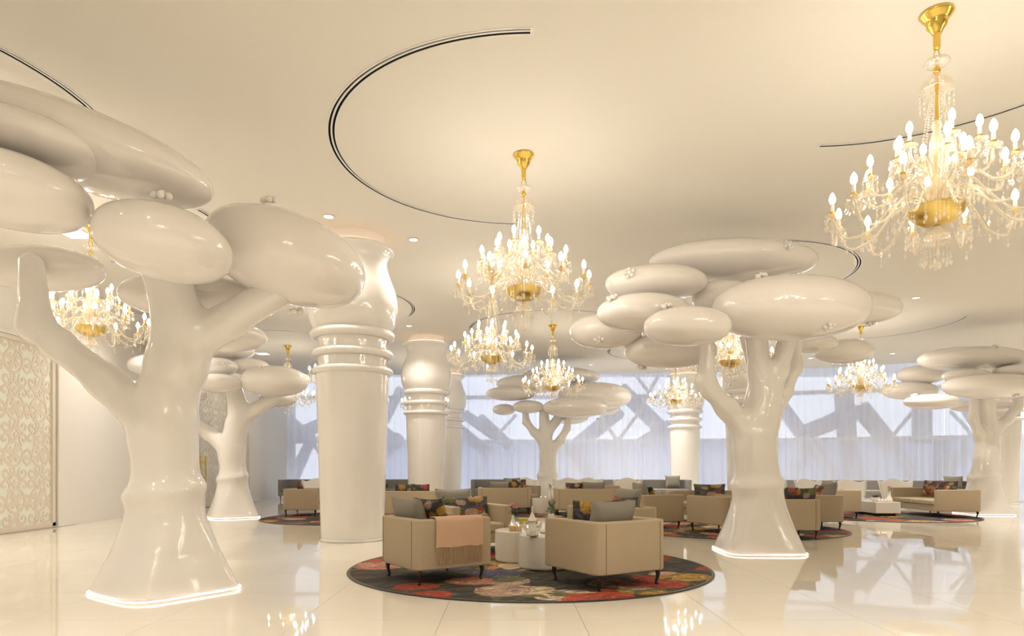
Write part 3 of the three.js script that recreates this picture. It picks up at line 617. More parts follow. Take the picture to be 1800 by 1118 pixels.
    for (let k = 0; k < n; k++) {
      const a = -(off + k / n * Math.PI * 2), b = -(off + (k + 1) / n * Math.PI * 2), P = (q, r, y) => [r * Math.cos(q), y, r * Math.sin(q)];
      sw.push(...beads(P(a, er, ey - 0.03), P(b, er, ey - 0.03), 12, [0.09, 0.07, 0.05][ti], 0.0065));
      const m = P((a + b) / 2, er * 0.98, ey - [0.12, 0.1, 0.08][ti]); sw.push(...dropGeo(...m, 1.2));
      for (const [rf, dy] of [[0.85, 0.16], [0.45, 0.06], [0.3, 0.0]]) { const e = P((a + b) / 2 + rf, er * rf, ey - dy); sw.push(...beads(e, [e[0], e[1] - 0.1, e[2]], 5, 0, 0.0065), ...dropGeo(e[0], e[1] - 0.1, e[2], 1.3)); }
      const i0 = P((a + b) / 2, er * 0.62, ey - 0.1); sw.push(...beads(i0, [i0[0], i0[1] - 0.12, i0[2]], 6, 0, 0.006), ...dropGeo(i0[0], i0[1] - 0.12, i0[2], 1.4));
    }
    mesh('garland', sw, M.crystal, t).userData.kind = 'stuff';
  });
  return t;
}
{
  const c = makeChandelier('large chandelier hanging over the round rug with the blanket armchair');
  c.position.set(0.2, CEIL, -8.74);
  dup(c, [3.89, CEIL, -6.02], 0.2, 'largest looking chandelier, nearest the camera, cut by the picture edge');
  dup(c, [-0.36, CEIL, -14.1], 0.5, 'chandelier just below and behind the one over the blanket armchair');
  dup(c, [-7.0, CEIL, -11.1], 0.1, 'chandelier seen between the branches of the huge tree');
  dup(c, [10.1, CEIL, -19.0], 0.25, 'chandelier hanging before the curtains beside the window corner tree');
  // the distant and hidden ones show no single arms: the same shapes, joined by material
  c.updateMatrixWorld(true);
  const inv = c.matrixWorld.clone().invert(), by = new Map();
  c.traverse((o) => { if (o.isMesh) { const l = by.get(o.material) ?? []; l.push(o.geometry.clone().applyMatrix4(inv.clone().multiply(o.matrixWorld))); by.set(o.material, l); } });
  const f = thing('chandelier', 'small chandelier glittering before the far middle tree', 'chandelier', [1.28, CEIL, -19.2], 0.9, 'gold and crystal chandeliers');
  for (const [m, n] of [[M.gold, 'gold_fittings'], [M.glass, 'glass_arms'], [M.crystal, 'crystals'], [M.goldBowl, 'bowl'], [M.candle, 'candles'], [M.bulb, 'bulbs']]) { const q = mesh(n, by.get(m), m, f); if (n !== 'bowl') q.userData.kind = 'stuff'; }
  const l = new THREE.PointLight(WARM, BULB_POWER * 2); l.position.set(0.12, -1.66, 0); l.castShadow = true; l.shadow.radius = 1.2; f.add(l);
  dup(f, [5.8, CEIL, -23.0], 0.4, 'small chandelier in front of the free standing far column');
  dup(f, [4.88, CEIL, -14.6], 0.7, 'chandelier mostly hidden behind the glossy tree canopy');
  dup(f, [-7.46, CEIL, -22.4], 0.6, 'chandelier behind the tree at the lattice doors');
  dup(f, [-4.3, CEIL, -17.3], 0.35, 'chandelier hidden behind the thick ringed column');
  dup(f, [-3.15, CEIL, -25.0], 0.15, 'far chandelier hidden behind the middle column of its row');
  dup(f, [-0.3, CEIL, -0.4], 0.15, 'added fill chandelier unseen straight above the camera');  // added overhead, out of frame, to fill light under the pods
  dup(f, [-7.28, CEIL, -7.52], 0.3, 'chandelier out of view beside the huge tree');
  dup(f, [8.2, CEIL, -3.6], 0.55, 'added fill chandelier out of view right of the nearest one');  // another unseen one, added only for its fill light
}

// ---------------------------------------------------------------- recessed lamps, then added fill lamps
{
  const ring = lathe([[0.075, 0], [0.105, 0], [0.108, -0.006], [0.1, -0.012], [0.078, -0.01], [0.075, 0]], 28), disc = cyl(0.076, 0.076, 0.006, 0, -0.004, 0, 28);
  const spots = [[-2.96, 10.9, 'recessed round ceiling lamp above the thick column', 38], [-1.72, 12.0, 'recessed round ceiling lamp left of the central chandelier', 45], [-2.9, 19.3, 'small ceiling lamp above the middle column', 50],
    [9.9, 16.1, 'small ceiling lamp right of the glossy tree canopy'], [11.4, 25.0, 'small ceiling lamp by the curtains left of the corner chandelier'], [6.0, 26.6, 'small ceiling lamp above the free standing far column'],
    [13.9, 24.0, 'small ceiling lamp right of the corner chandelier'], [18.3, 23.0, 'small ceiling lamp above the window corner tree'], [3.3, 26.6, 'small ceiling lamp above the far middle tree'],
    ...[[-8.3, 9.5, 'by the left wall beside the huge tree'], [-8.6, 15.5, 'by the left wall beyond the scrollwork screen', 80], [-5.2, 3.2, 'left of the camera', 75], [-2.5, 2.6, 'above the camera, first of two', 80], [2.0, 2.4, 'above the camera, second of two'], [6.5, 3.0, 'right of the camera'], [9.8, 5.5, 'out to the right of the nearest chandelier'], [12.6, 9.0, 'out at the right wall'], [14.8, 13.5, 'far out to the right'], [17.6, 17.3, 'out right of the corner tree'], [0.2, -2.8, 'near the back wall'], [8.0, -2.2, 'near the back wall on the right'], [-6.5, -1.5, 'near the back wall on the left'], [14.5, 2.5, 'in the right rear corner']].map(([x, d, l, p = FILL_POWER]) => [x, d, 'added unseen fill lamp ' + l, p])];  // the second list: unseen lamps added to brighten the hall evenly
  for (const [x, d, label, power = DOWN_POWER] of spots) {
    const t = thing('downlight', label, 'ceiling lamp', [x, CEIL, -d], 0, 'recessed ceiling lamps');
    mesh('trim_ring', ring, M.whiteMetal, t);
    mesh('lamp_lens', disc, M.lamp, t);
    const l = new THREE.SpotLight(WARM, power, 0, 1.05, 1); l.position.set(0, -0.02, 0); l.target.position.set(0, -2, 0); l.castShadow = true; l.shadow.radius = 3; t.add(l, l.target);
  }
  for (const [x, d, w, label] of [[-7.64, 11.7, 0.43, 'square white ceiling lamp seen under the pods of the huge tree'], [-8.9, 24.0, 0.4, 'square white ceiling lamp by the left window corner']]) {
    const t = thing('panel_light', label, 'ceiling lamp', [x, CEIL, -d], 0, 'square ceiling lamps');
    mesh('frame', [box(w + 0.06, 0.014, 0.03, 0, -0.007, w / 2 + 0.015), box(w + 0.06, 0.014, 0.03, 0, -0.007, -w / 2 - 0.015), box(0.03, 0.014, w, w / 2 + 0.015, -0.007, 0), box(0.03, 0.014, w, -w / 2 - 0.015, -0.007, 0)], M.whiteMetal, t);
    mesh('lamp_panel', box(w, 0.008, w, 0, -0.004, 0), M.lamp, t);
    const l = new THREE.RectAreaLight(WARM, PANEL_POWER, w, w); l.position.set(x, CEIL - 0.012, -d); l.lookAt(x, 0, -d - 0.001); scene.add(l);
  }
}
// ---------------------------------------------------------------- rugs
{
  const rugs = [[0.27, 8.66, 'round dark floral rug under the blanket armchair and its group', 0, 0.4], [4.7, 14.1, 'round dark floral rug behind the glossy tree trunk', 1, 1.9], [10.0, 17.9, 'round floral rug under the long beige sofa and box table', 0, 2.6],
    [-4.0, 17.16, 'round floral rug behind the thick ringed column', 1, 0.2], [1.3, 19.6, 'round floral rug under the sofas before the far middle tree', 0, 4.4]];
  const top = new THREE.CircleGeometry(2.29, 96).rotateX(-Math.PI / 2).translate(0, 0.0125, 0), border = lathe([[2.27, 0.002], [2.31, 0.001], [2.318, 0.008], [2.305, 0.015], [2.28, 0.0135]], 128), under = cyl(2.28, 2.28, 0.01, 0, 0.0055, 0, 96);
  for (const [x, d, label, k, turn] of rugs) {
    const t = thing('round_rug', label, 'rug', [x, 0, -d], turn, 'round floral rugs');
    mesh('pile', top, M_rug[k], t); mesh('border', border, M.legWood, t); mesh('backing', under, M.dark, t);
  }
}

// ---------------------------------------------------------------- seats
const face = (fx, fd) => Math.atan2(fx, -fd);
function seatShell(w, dep, t, y0, y1, r = 0.1) {
  const s = new THREE.Shape(), a = w / 2 - 0.02, b = dep / 2 - 0.02, T = t - 0.04;
  s.moveTo(-a, -b); s.lineTo(-a, b - r); s.quadraticCurveTo(-a, b, -a + r, b); s.lineTo(a - r, b); s.quadraticCurveTo(a, b, a, b - r); s.lineTo(a, -b);
  s.lineTo(a - T, -b); s.lineTo(a - T, b - T - 0.05); s.quadraticCurveTo(a - T, b - T, a - T - 0.05, b - T); s.lineTo(-a + T + 0.05, b - T); s.quadraticCurveTo(-a + T, b - T, -a + T, b - T - 0.05); s.lineTo(-a + T, -b);
  s.closePath();
  const g = new THREE.ExtrudeGeometry(s, { depth: y1 - y0 - 0.04, bevelEnabled: true, bevelSize: 0.02, bevelThickness: 0.02, bevelSegments: 3, curveSegments: 8 });
  return boxUV(g.rotateX(-Math.PI / 2).translate(0, y0 + 0.02, 0));   // plan y becomes -z: the back lies at -z
}
const legG = sweep([[0, 0.175, 0], [0.012, 0.13, 0.012], [0.004, 0.06, 0.004], [-0.004, 0.02, -0.004], [0.014, 0.0, 0.014]], [0.03, 0.027, 0.019, 0.014, 0.018], 8);
function makeSeat(name, label, cat, group, { w = 0.98, dep = 0.95, h = 0.72, seats = 1, mat = M.linen, t = 0.115 }) {
  const o = thing(name, label, cat, [0, 0, 0], 0, group);
  mesh('shell', seatShell(w, dep, t, 0.165, h), mat, o);
  mesh('seat_base', boxUV(rbox(w - 2 * t + 0.04, 0.15, dep - t, 0.015, 0, 0.24, t / 2)), mat, o);
  const iw = (w - 2 * t) / seats;
  for (let i = 0; i < seats; i++) mesh('seat_cushion', boxUV(rbox(iw - 0.008, 0.145, dep - t + 0.015, 0.045, -(w / 2 - t) + iw * (i + 0.5), 0.385, t / 2 + 0.012)), mat, o);
  const x = w / 2 - 0.11;
  for (const s of [-1, 1]) mesh('piping', cyl(0.0045, 0.0045, h - 0.2, s * x, (h + 0.165) / 2, -dep / 2 - 0.0005, 6), mat === M.linen ? M.seam : mat, o);
  for (const [sx, sz] of [[-1, -1], [1, -1], [-1, 1], [1, 1]]) { const l = mesh('leg', legG, M.legWood, o); l.position.set(sx * (w / 2 - 0.085), 0, sz * (dep / 2 - 0.085)); l.rotation.y = Math.atan2(-sz, sx) + Math.PI / 4; }
  return o;
}
function pillowGeo(w, h, t) {
  const n = 16, P = [], U = [], I = [];
  for (const s of [1, -1]) {
    const o = P.length / 3;
    for (let j = 0; j <= n; j++) for (let i = 0; i <= n; i++) {
      const u = i / n * 2 - 1, v = j / n * 2 - 1, pu = 1 - 0.085 * (1 - v * v) * 0 - 0.075 * Math.cos(v * Math.PI / 2), pv = 1 - 0.075 * Math.cos(u * Math.PI / 2);
      const b = Math.max(0, (1 - u ** 4) * (1 - v ** 4));
      P.push(u * pu * w / 2, v * pv * h / 2, s * t / 2 * Math.pow(b, 0.55)); U.push(i / n, j / n);
    }
    for (let j = 0; j < n; j++) for (let i = 0; i < n; i++) { const a = o + j * (n + 1) + i, b = a + 1, c = a + n + 1, d = c + 1; s > 0 ? I.push(a, b, d, a, d, c) : I.push(a, d, b, a, c, d); }
  }
  const g = new THREE.BufferGeometry();
  g.setAttribute('position', new THREE.Float32BufferAttribute(P, 3)); g.setAttribute('uv', new THREE.Float32BufferAttribute(U, 2)); g.setIndex(I); g.computeVertexNormals();
  return g;
}
const pg = { grey: pillowGeo(0.62, 0.5, 0.19), floral: pillowGeo(0.52, 0.46, 0.16), long: pillowGeo(0.78, 0.42, 0.17) };
// a cushion placed in a seat's own axes: lx, ly, lz, lean back, turn about the upright
function cushion(seat, kind, k, [lx, ly, lz], lean, turn, label) {
  const m = mesh(kind === 'grey' ? 'plain_cushion' : 'floral_cushion', pg[kind], kind === 'grey' ? M.cushionGrey : M_cush[k]);
  const e = new THREE.Quaternion().setFromEuler(new THREE.Euler(-lean, turn, 0, 'YXZ'));
  seat.updateMatrixWorld(true);
  m.position.set(lx, ly, lz).applyMatrix4(seat.matrixWorld);
  m.quaternion.copy(seat.quaternion).multiply(e);
  return tag(m, label, 'cushion', kind === 'grey' ? 'plain grey cushions' : 'floral print cushions');
}
const armGroup = 'beige linen armchairs', sofaGroup = 'beige linen sofas', greyGroup = 'grey window seats';
const chair0 = makeSeat('armchair', 'beige linen armchair with a peach blanket over its arm', 'armchair', armGroup, {});
chair0.position.set(-0.875, 0.013, -7.79); chair0.rotation.y = face(0.83, 0.56);
const chairs = { blanket: chair0 };
for (const [k, x, d, fx, fd, label, y = 0.013] of [
  ['right', 1.085, 7.45, -0.52, 0.85, 'beige armchair seen from behind, opposite the blanket armchair'],
  ['backleft', -0.62, 10.2, 0.51, -0.86, 'beige armchair facing us behind the blanket armchair, with big floral cushion'],
  ['backright', 1.52, 9.72, -0.9, -0.42, 'beige armchair behind the one seen from behind on the near rug'],
  ['treeleft', 3.1, 14.25, 0.95, 0.2, 'beige armchair side on, left end of the rug behind the tree trunk'],
  ['treefront', 4.32, 13.45, -0.55, 0.83, 'beige armchair just left of the glossy tree trunk'],
  ['treeright', 5.12, 12.3, 0.05, 1, 'beige armchair seen from behind just right of the glossy tree trunk'],
  ['treefar', 6.45, 14.1, -1, 0.02, 'beige armchair at the right edge of the rug behind the tree'],
  ['boxleft', 8.42, 17.2, 1, 0, 'beige armchair left of the white box table'],
  ['column', -5.5, 18.0, 1, -0.05, 'beige armchair side on, left of the thick ringed column'],
  ['farleft', 0.35, 20.95, 0.5, -0.85, 'beige armchair facing us beside the far drum table'],
  ['farright', 2.95, 20.9, -1, -0.1, 'beige armchair behind the back of the far sofa'],
]) chairs[k] = dup(chair0, [x, y, -d], face(fx, fd), label);
const sofa0 = makeSeat('sofa', 'beige two seat sofa seen from behind, right of the thick ringed column', 'sofa', sofaGroup, { w: 1.9, seats: 2 });
sofa0.position.set(-2.62, 0.013, -16.5); sofa0.rotation.y = face(-0.05, 1);
const sofas = { left: sofa0 };
for (const [k, x, d, fx, fd, label] of [
  ['midright', 2.2, 18.15, 0.02, 1, 'beige sofa seen from behind, right of the far drum table'],
  ['tree', 4.85, 16.2, -0.1, -1, 'beige sofa facing us behind the glossy tree, with a long floral cushion'],
]) sofas[k] = dup(sofa0, [x, 0.013, -d], face(fx, fd), label);
sofas.mid = makeSeat('sofa', 'short beige sofa seen from behind, left of the far drum table', 'sofa', sofaGroup, { w: 1.5, seats: 2 });
sofas.mid.position.set(-0.12, 0.013, -18.9); sofas.mid.rotation.y = face(-0.03, 1);
sofas.box = makeSeat('sofa', 'long deep beige sofa beside the white box table', 'sofa', sofaGroup, { w: 2.15, dep: 1.14, seats: 2 });
sofas.box.position.set(11.52, 0.013, -17.95); sofas.box.rotation.y = face(-1, 0.03);
const grey0 = makeSeat('grey_sofa', 'grey window sofa in the corner by the left wall', 'sofa', greyGroup, { w: 2.3, dep: 0.92, h: 0.82, seats: 2, mat: M.greyFabric });
grey0.position.set(-8.0, 0, -26.75);
const greys = [grey0, ...[[-4.7, 26.75, 0, 'grey window sofa between the two ringed columns'], [-0.35, 26.7, 0, 'grey window sofa left of the far middle tree'], [3.55, 26.6, 0.02, 'grey window sofa right of the far middle tree'],
  [6.0, 26.3, 0.05, 'grey window sofa ending at the free standing far column'], [10.6, 25.7, 0.2, 'grey window sofa behind the glossy tree trunk'], [13.1, 25.0, 0.3, 'grey window sofa behind the white shell chairs'], [15.5, 24.0, 0.42, 'grey window sofa beside the window corner tree']].map(([x, d, a, l]) => dup(grey0, [x, 0, -d], -a, l))];

// cushions: lean > 0 tips the top backwards
const B = 0.7;
cushion(chairs.blanket, 'grey', 0, [0.1, B, -0.25], 0.32, 0.1, 'plain grey cushion in the blanket armchair');
cushion(chairs.blanket, 'floral', 0, [-0.06, B + 0.02, -0.05], 0.35, 0.2, 'dark floral cushion leaning on the grey one in the blanket armchair');
cushion(chairs.right, 'grey', 0, [0.12, B, -0.24], 0.3, 0, 'plain grey cushion in the armchair opposite the blanket');
cushion(chairs.right, 'floral', 1, [0.19, B + 0.01, -0.03], 0.3, -0.35, 'floral cushion peeping out beside the grey one opposite the blanket');
cushion(chairs.backleft, 'grey', 0, [-0.1, B + 0.02, -0.26], 0.3, 0, 'plain grey cushion behind the big peony cushion');
cushion(chairs.backleft, 'long', 1, [0.02, B - 0.06, -0.08], 0.35, 0, 'wide peony print cushion in the armchair behind the blanket');
cushion(chairs.backright, 'grey', 0, [-0.02, B + 0.04, -0.26], 0.22, 0, 'plain grey cushion in the armchair at the far side of the near rug');
cushion(chairs.backright, 'floral', 2, [0.14, B - 0.04, -0.06], 0.45, 0.1, 'pale rose print cushion at the far side of the near rug');
cushion(chairs.treeleft, 'grey', 0, [0, B + 0.03, -0.26], 0.3, 0, 'plain grey cushion in the side on armchair behind the rug');
cushion(chairs.treeleft, 'floral', 0, [0.06, B - 0.03, -0.06], 0.4, 0.1, 'floral cushion in the side on armchair behind the rug');
cushion(chairs.treeright, 'floral', 2, [0.1, B + 0.0, -0.24], 0.2, 0.2, 'floral cushion in the armchair right of the tree trunk');
cushion(chairs.treeright, 'floral', 1, [-0.22, B + 0.0, -0.2], 0.2, -0.3, 'second floral cushion in the armchair right of the tree trunk');
cushion(chairs.treefar, 'floral', 0, [-0.1, B, -0.2], 0.3, 0.1, 'floral cushion in the armchair at the right rug edge');
cushion(chairs.treefar, 'grey', 0, [0.1, B + 0.05, -0.28], 0.25, 0, 'plain cushion in the armchair at the right rug edge');
cushion(chairs.column, 'floral', 2, [-0.1, B - 0.02, -0.1], 0.3, 0.3, 'floral cushion in the armchair left of the thick column');
cushion(chairs.farleft, 'grey', 0, [-0.1, B + 0.02, -0.26], 0.25, 0, 'plain cushion in the armchair beside the far drum table');
cushion(chairs.farleft, 'floral', 0, [0.08, B, -0.1], 0.3, 0, 'red floral cushion in the armchair beside the far drum table');
cushion(sofas.left, 'floral', 0, [0.6, B - 0.04, -0.22], 0.2, 0, 'floral cushion at the end of the sofa by the thick column');
cushion(sofas.left, 'floral', 1, [-0.05, B - 0.04, -0.2], 0.2, 0.5, 'floral cushion in the middle of the sofa by the thick column');
cushion(sofas.left, 'floral', 2, [-0.45, B - 0.04, -0.2], 0.2, -0.4, 'floral cushion right of the middle of the sofa by the thick column');
cushion(sofas.mid, 'grey', 0, [0.12, B - 0.04, -0.26], 0.2, 0, 'plain grey cushion above the back of the sofa left of the far drum table');
cushion(sofas.mid, 'floral', 1, [-0.3, B - 0.04, -0.2], 0.25, 0.6, 'floral cushion above the back of the sofa left of the far drum table');
cushion(sofas.midright, 'grey', 0, [-0.1, B - 0.04, -0.26], 0.2, 0, 'plain grey cushion above the back of the sofa right of the far drum table');
cushion(sofas.midright, 'floral', 0, [0.42, B - 0.04, -0.24], 0.2, 0.2, 'orange floral cushion above the back of the sofa right of the far drum table');
cushion(sofas.tree, 'long', 1, [0.1, B - 0.02, -0.18], 0.25, 0, 'long floral cushion in the sofa behind the glossy tree');
cushion(sofas.box, 'long', 2, [0.12, B + 0.03, -0.28], 0.25, 0, 'long floral cushion in the sofa beside the box table');
cushion(sofas.box, 'long', 0, [-0.5, B + 0.03, -0.26], 0.25, 0.1, 'second floral cushion in the sofa beside the box table');
greys.forEach((s, i) => { if (i === 1 || i === 4 || i === 7) cushion(s, 'grey', 0, [i === 1 ? -0.6 : 0.55, 0.75, -0.2], 0.25, 0.1, ['', 'plain cushion in the window sofa between the columns', '', '', 'plain cushion in the window sofa at the free standing column', '', '', 'plain cushion in the window sofa by the corner tree'][i]); });

// the blanket over the arm of the first armchair (its arm at local x = +0.49)
{
  const t = thing('blanket', 'peach wool blanket with long fringe hung over the armchair arm', 'blanket', [-0.875, 0.013, -7.79], face(0.83, 0.56));
  const path = [[0.345, 0.47], [0.352, 0.62], [0.362, 0.715], [0.385, 0.734], [0.43, 0.737], [0.475, 0.733], [0.499, 0.712], [0.506, 0.66], [0.508, 0.53], [0.51, 0.41]];
  const z0 = -0.24, z1 = 0.36, n = 24, P = [], U = [], I = [];
  const c = new THREE.CatmullRomCurve3(path.map(([x, y]) => V(-x, y, 0)));
  const rows = c.getSpacedPoints(40), th = 0.008;
  for (const s of [1, 0]) rows.forEach((p, j) => { for (let i = 0; i <= n; i++) {
    const z = z0 + (z1 - z0) * i / n, wob = 0.004 * Math.sin(i * 0.9 + j * 0.07) * Math.max(0, j - 22) / 18, tg = c.getTangentAt(j / 40);
    P.push(p.x + (s * th) * tg.y - wob, p.y - (s * th) * tg.x + (j > 34 ? 0.006 * Math.sin(i * 0.5) : 0), z + (j > 25 ? 0.01 * (j - 25) / 15 * (i / n - 0.5) : 0)); U.push(z, j * 0.02);
  } });
  const R = (n + 1) * 41;
  for (let j = 0; j < 40; j++) for (let i = 0; i < n; i++) { const a = j * (n + 1) + i, b = a + 1, d = a + n + 1, e = d + 1; I.push(a, b, e, a, e, d, a + R, e + R, b + R, a + R, d + R, e + R); }
  for (let j = 0; j < 40; j++) for (const i of [0, n]) { const a = j * (n + 1) + i, d = a + n + 1; i ? I.push(a, a + R, d, d, a + R, d + R) : I.push(a, d, a + R, d, d + R, a + R); }
  for (let i = 0; i < n; i++) { const a = 40 * (n + 1) + i; I.push(a, a + R, a + 1, a + 1, a + R, a + 1 + R); }
  const g = new THREE.BufferGeometry();
  g.setAttribute('position', new THREE.Float32BufferAttribute(P, 3)); g.setAttribute('uv', new THREE.Float32BufferAttribute(U, 2)); g.setIndex(I); g.computeVertexNormals();
  mesh('cloth', g, M.blanket, t);
  const fr = [];
  for (let i = 0; i < 52; i++) { const z = z0 + (z1 - z0) * (i + 0.5) / 52 + rr(-0.003, 0.003), y = rr(0.215, 0.245), x = 0.509 + rr(-0.002, 0.008); fr.push(tube([[-0.515, 0.418, z], [-x - 0.006, 0.33, z + rr(-0.006, 0.006)], [-x - 0.002, y, z + rr(-0.01, 0.01)]], 0.0034, 5, 5)); }
  const f = mesh('fringe', fr, M.fringe, t); f.userData.kind = 'stuff';
}

// ---------------------------------------------------------------- tables and what stands on them
const drumProf = [[0, 0.0], [0.31, 0.0], [0.33, 0.012], [0.338, 0.04], [0.34, 0.2], [0.34, 0.40], [0.335, 0.418], [0.32, 0.428], [0, 0.43]];
const drum = (label, x, d, y = 0.013) => { const t = thing('drum_table', label, 'table', [x, y, -d], 0, 'white drum tables'); mesh('body', lathe(drumProf.slice(0, 7), 48), M.tableWhite, t); mesh('top', lathe([[0.335, 0.418], [0.32, 0.428], [0, 0.43]], 48), M.tableWhite, t); return t; };
drum('white drum table with candles and flower vase beside the blanket armchair', 0.15, 9.2);
drum('white drum table carrying the tall white coffee pot', 0.47, 8.56);
drum('white drum table behind the candles with gift boxes on it', 0.36, 10.3);
drum('far white drum table between the backs of two sofas', 0.98, 18.6);
{
  const t = thing('box_table', 'low white box table in front of the long deep sofa', 'table', [10.03, 0.013, -18.15], 0);
  mesh('body', rbox(0.66, 0.3, 1.3, 0.012, 0, 0.225, 0), M.tableWhite, t);
  mesh('plinth', box(0.5, 0.08, 1.1, 0, 0.04, 0), M.dark, t);
}
const TOP = 0.443;
function candleBlock(x, z, y, s, label) {
  const t = thing('candle', label, 'candle', [x, y, z], 0.15, 'square wax candles');
  mesh('wax', [rbox(0.085 * s, 0.075 * s, 0.085 * s, 0.008, 0, 0.0375 * s, 0)], M.wax, t);
  mesh('flame', sph(0.008, 0, 0, 0, 8).scale(1, 1.8, 1).translate(0, 0.09 * s, 0), M.flame, t);
}
candleBlock(0.045, -8.98, TOP, 1.0, 'left square wax candle in front of the flower vase');
candleBlock(0.135, -8.94, TOP, 0.9, 'right square wax candle in front of the flower vase');
function vase(label, [x, y, z], h, r, sprig) {
  const t = thing('vase', label, 'vase', [x, y, z], 0, 'white flower vases');
  mesh('body', lathe([[0, 0], [r * 0.9, 0.002], [r, 0.02 * h / 0.2], [r * 0.93, h * 0.25], [r * 0.62, h * 0.5], [r * 0.34, h * 0.72], [r * 0.26, h * 0.86], [r * 0.3, h * 0.98], [r * 0.32, h], [r * 0.25, h * 0.985], [r * 0.2, h * 0.85], [0, h * 0.6]], 28), M.ceramic, t);
  const stems = [], leaves = [], petals = [];
  const leafAt = (px, py, pz, a, up, L) => { const g = new THREE.SphereGeometry(1, 8, 6).scale(L * 0.5, L * 0.06, L * 0.17).translate(L * 0.5, 0, 0).rotateZ(up).rotateY(a).translate(px, py, pz); leaves.push(g); };
  for (let k = 0; k < 3; k++) {
    const a = k * 2.1 + 0.5, top = [0.035 * Math.cos(a) * sprig, h + 0.1 * sprig + 0.02 * k, 0.035 * Math.sin(a) * sprig];
    stems.push(tube([[0, h * 0.7, 0], [0.012 * Math.cos(a), h + 0.04, 0.012 * Math.sin(a)], top], 0.0025, 8, 5));
    for (let q = 0; q < 4; q++) leafAt(top[0] * 0.7, h + 0.02 + q * 0.025 * sprig, top[2] * 0.7, a + q * 1.7, 0.35 + 0.2 * q, 0.055 * sprig);
    if (label.includes('pink')) for (let q = 0; q < 7; q++) petals.push(new THREE.SphereGeometry(0.014 * sprig, 7, 5).scale(1.3, 0.7, 1).translate(top[0] + 0.018 * sprig * Math.cos(q * 0.9), top[1] + 0.004 * (q % 3), top[2] + 0.018 * sprig * Math.sin(q * 0.9)));
  }
  mesh('stem', stems, M.leaf, t); mesh('foliage', leaves, M.leaf, t);
  if (petals.length) mesh('blossom', petals, M.pink, t);
}
vase('small white bottle vase with pink blossom beside the square candles', [0.06, TOP, -9.16], 0.2, 0.062, 1);
vase('wide white vase with green sprig behind the armchair seen from behind', [0.56, TOP, -8.72], 0.25, 0.16, 1.25);
vase('slim white vase with green twig on the far drum table', [1.17, TOP, -18.55], 0.22, 0.055, 1.4);
vase('white vase with pink flowers on the box table', [10.2, 0.388, -17.75], 0.24, 0.085, 1.3);
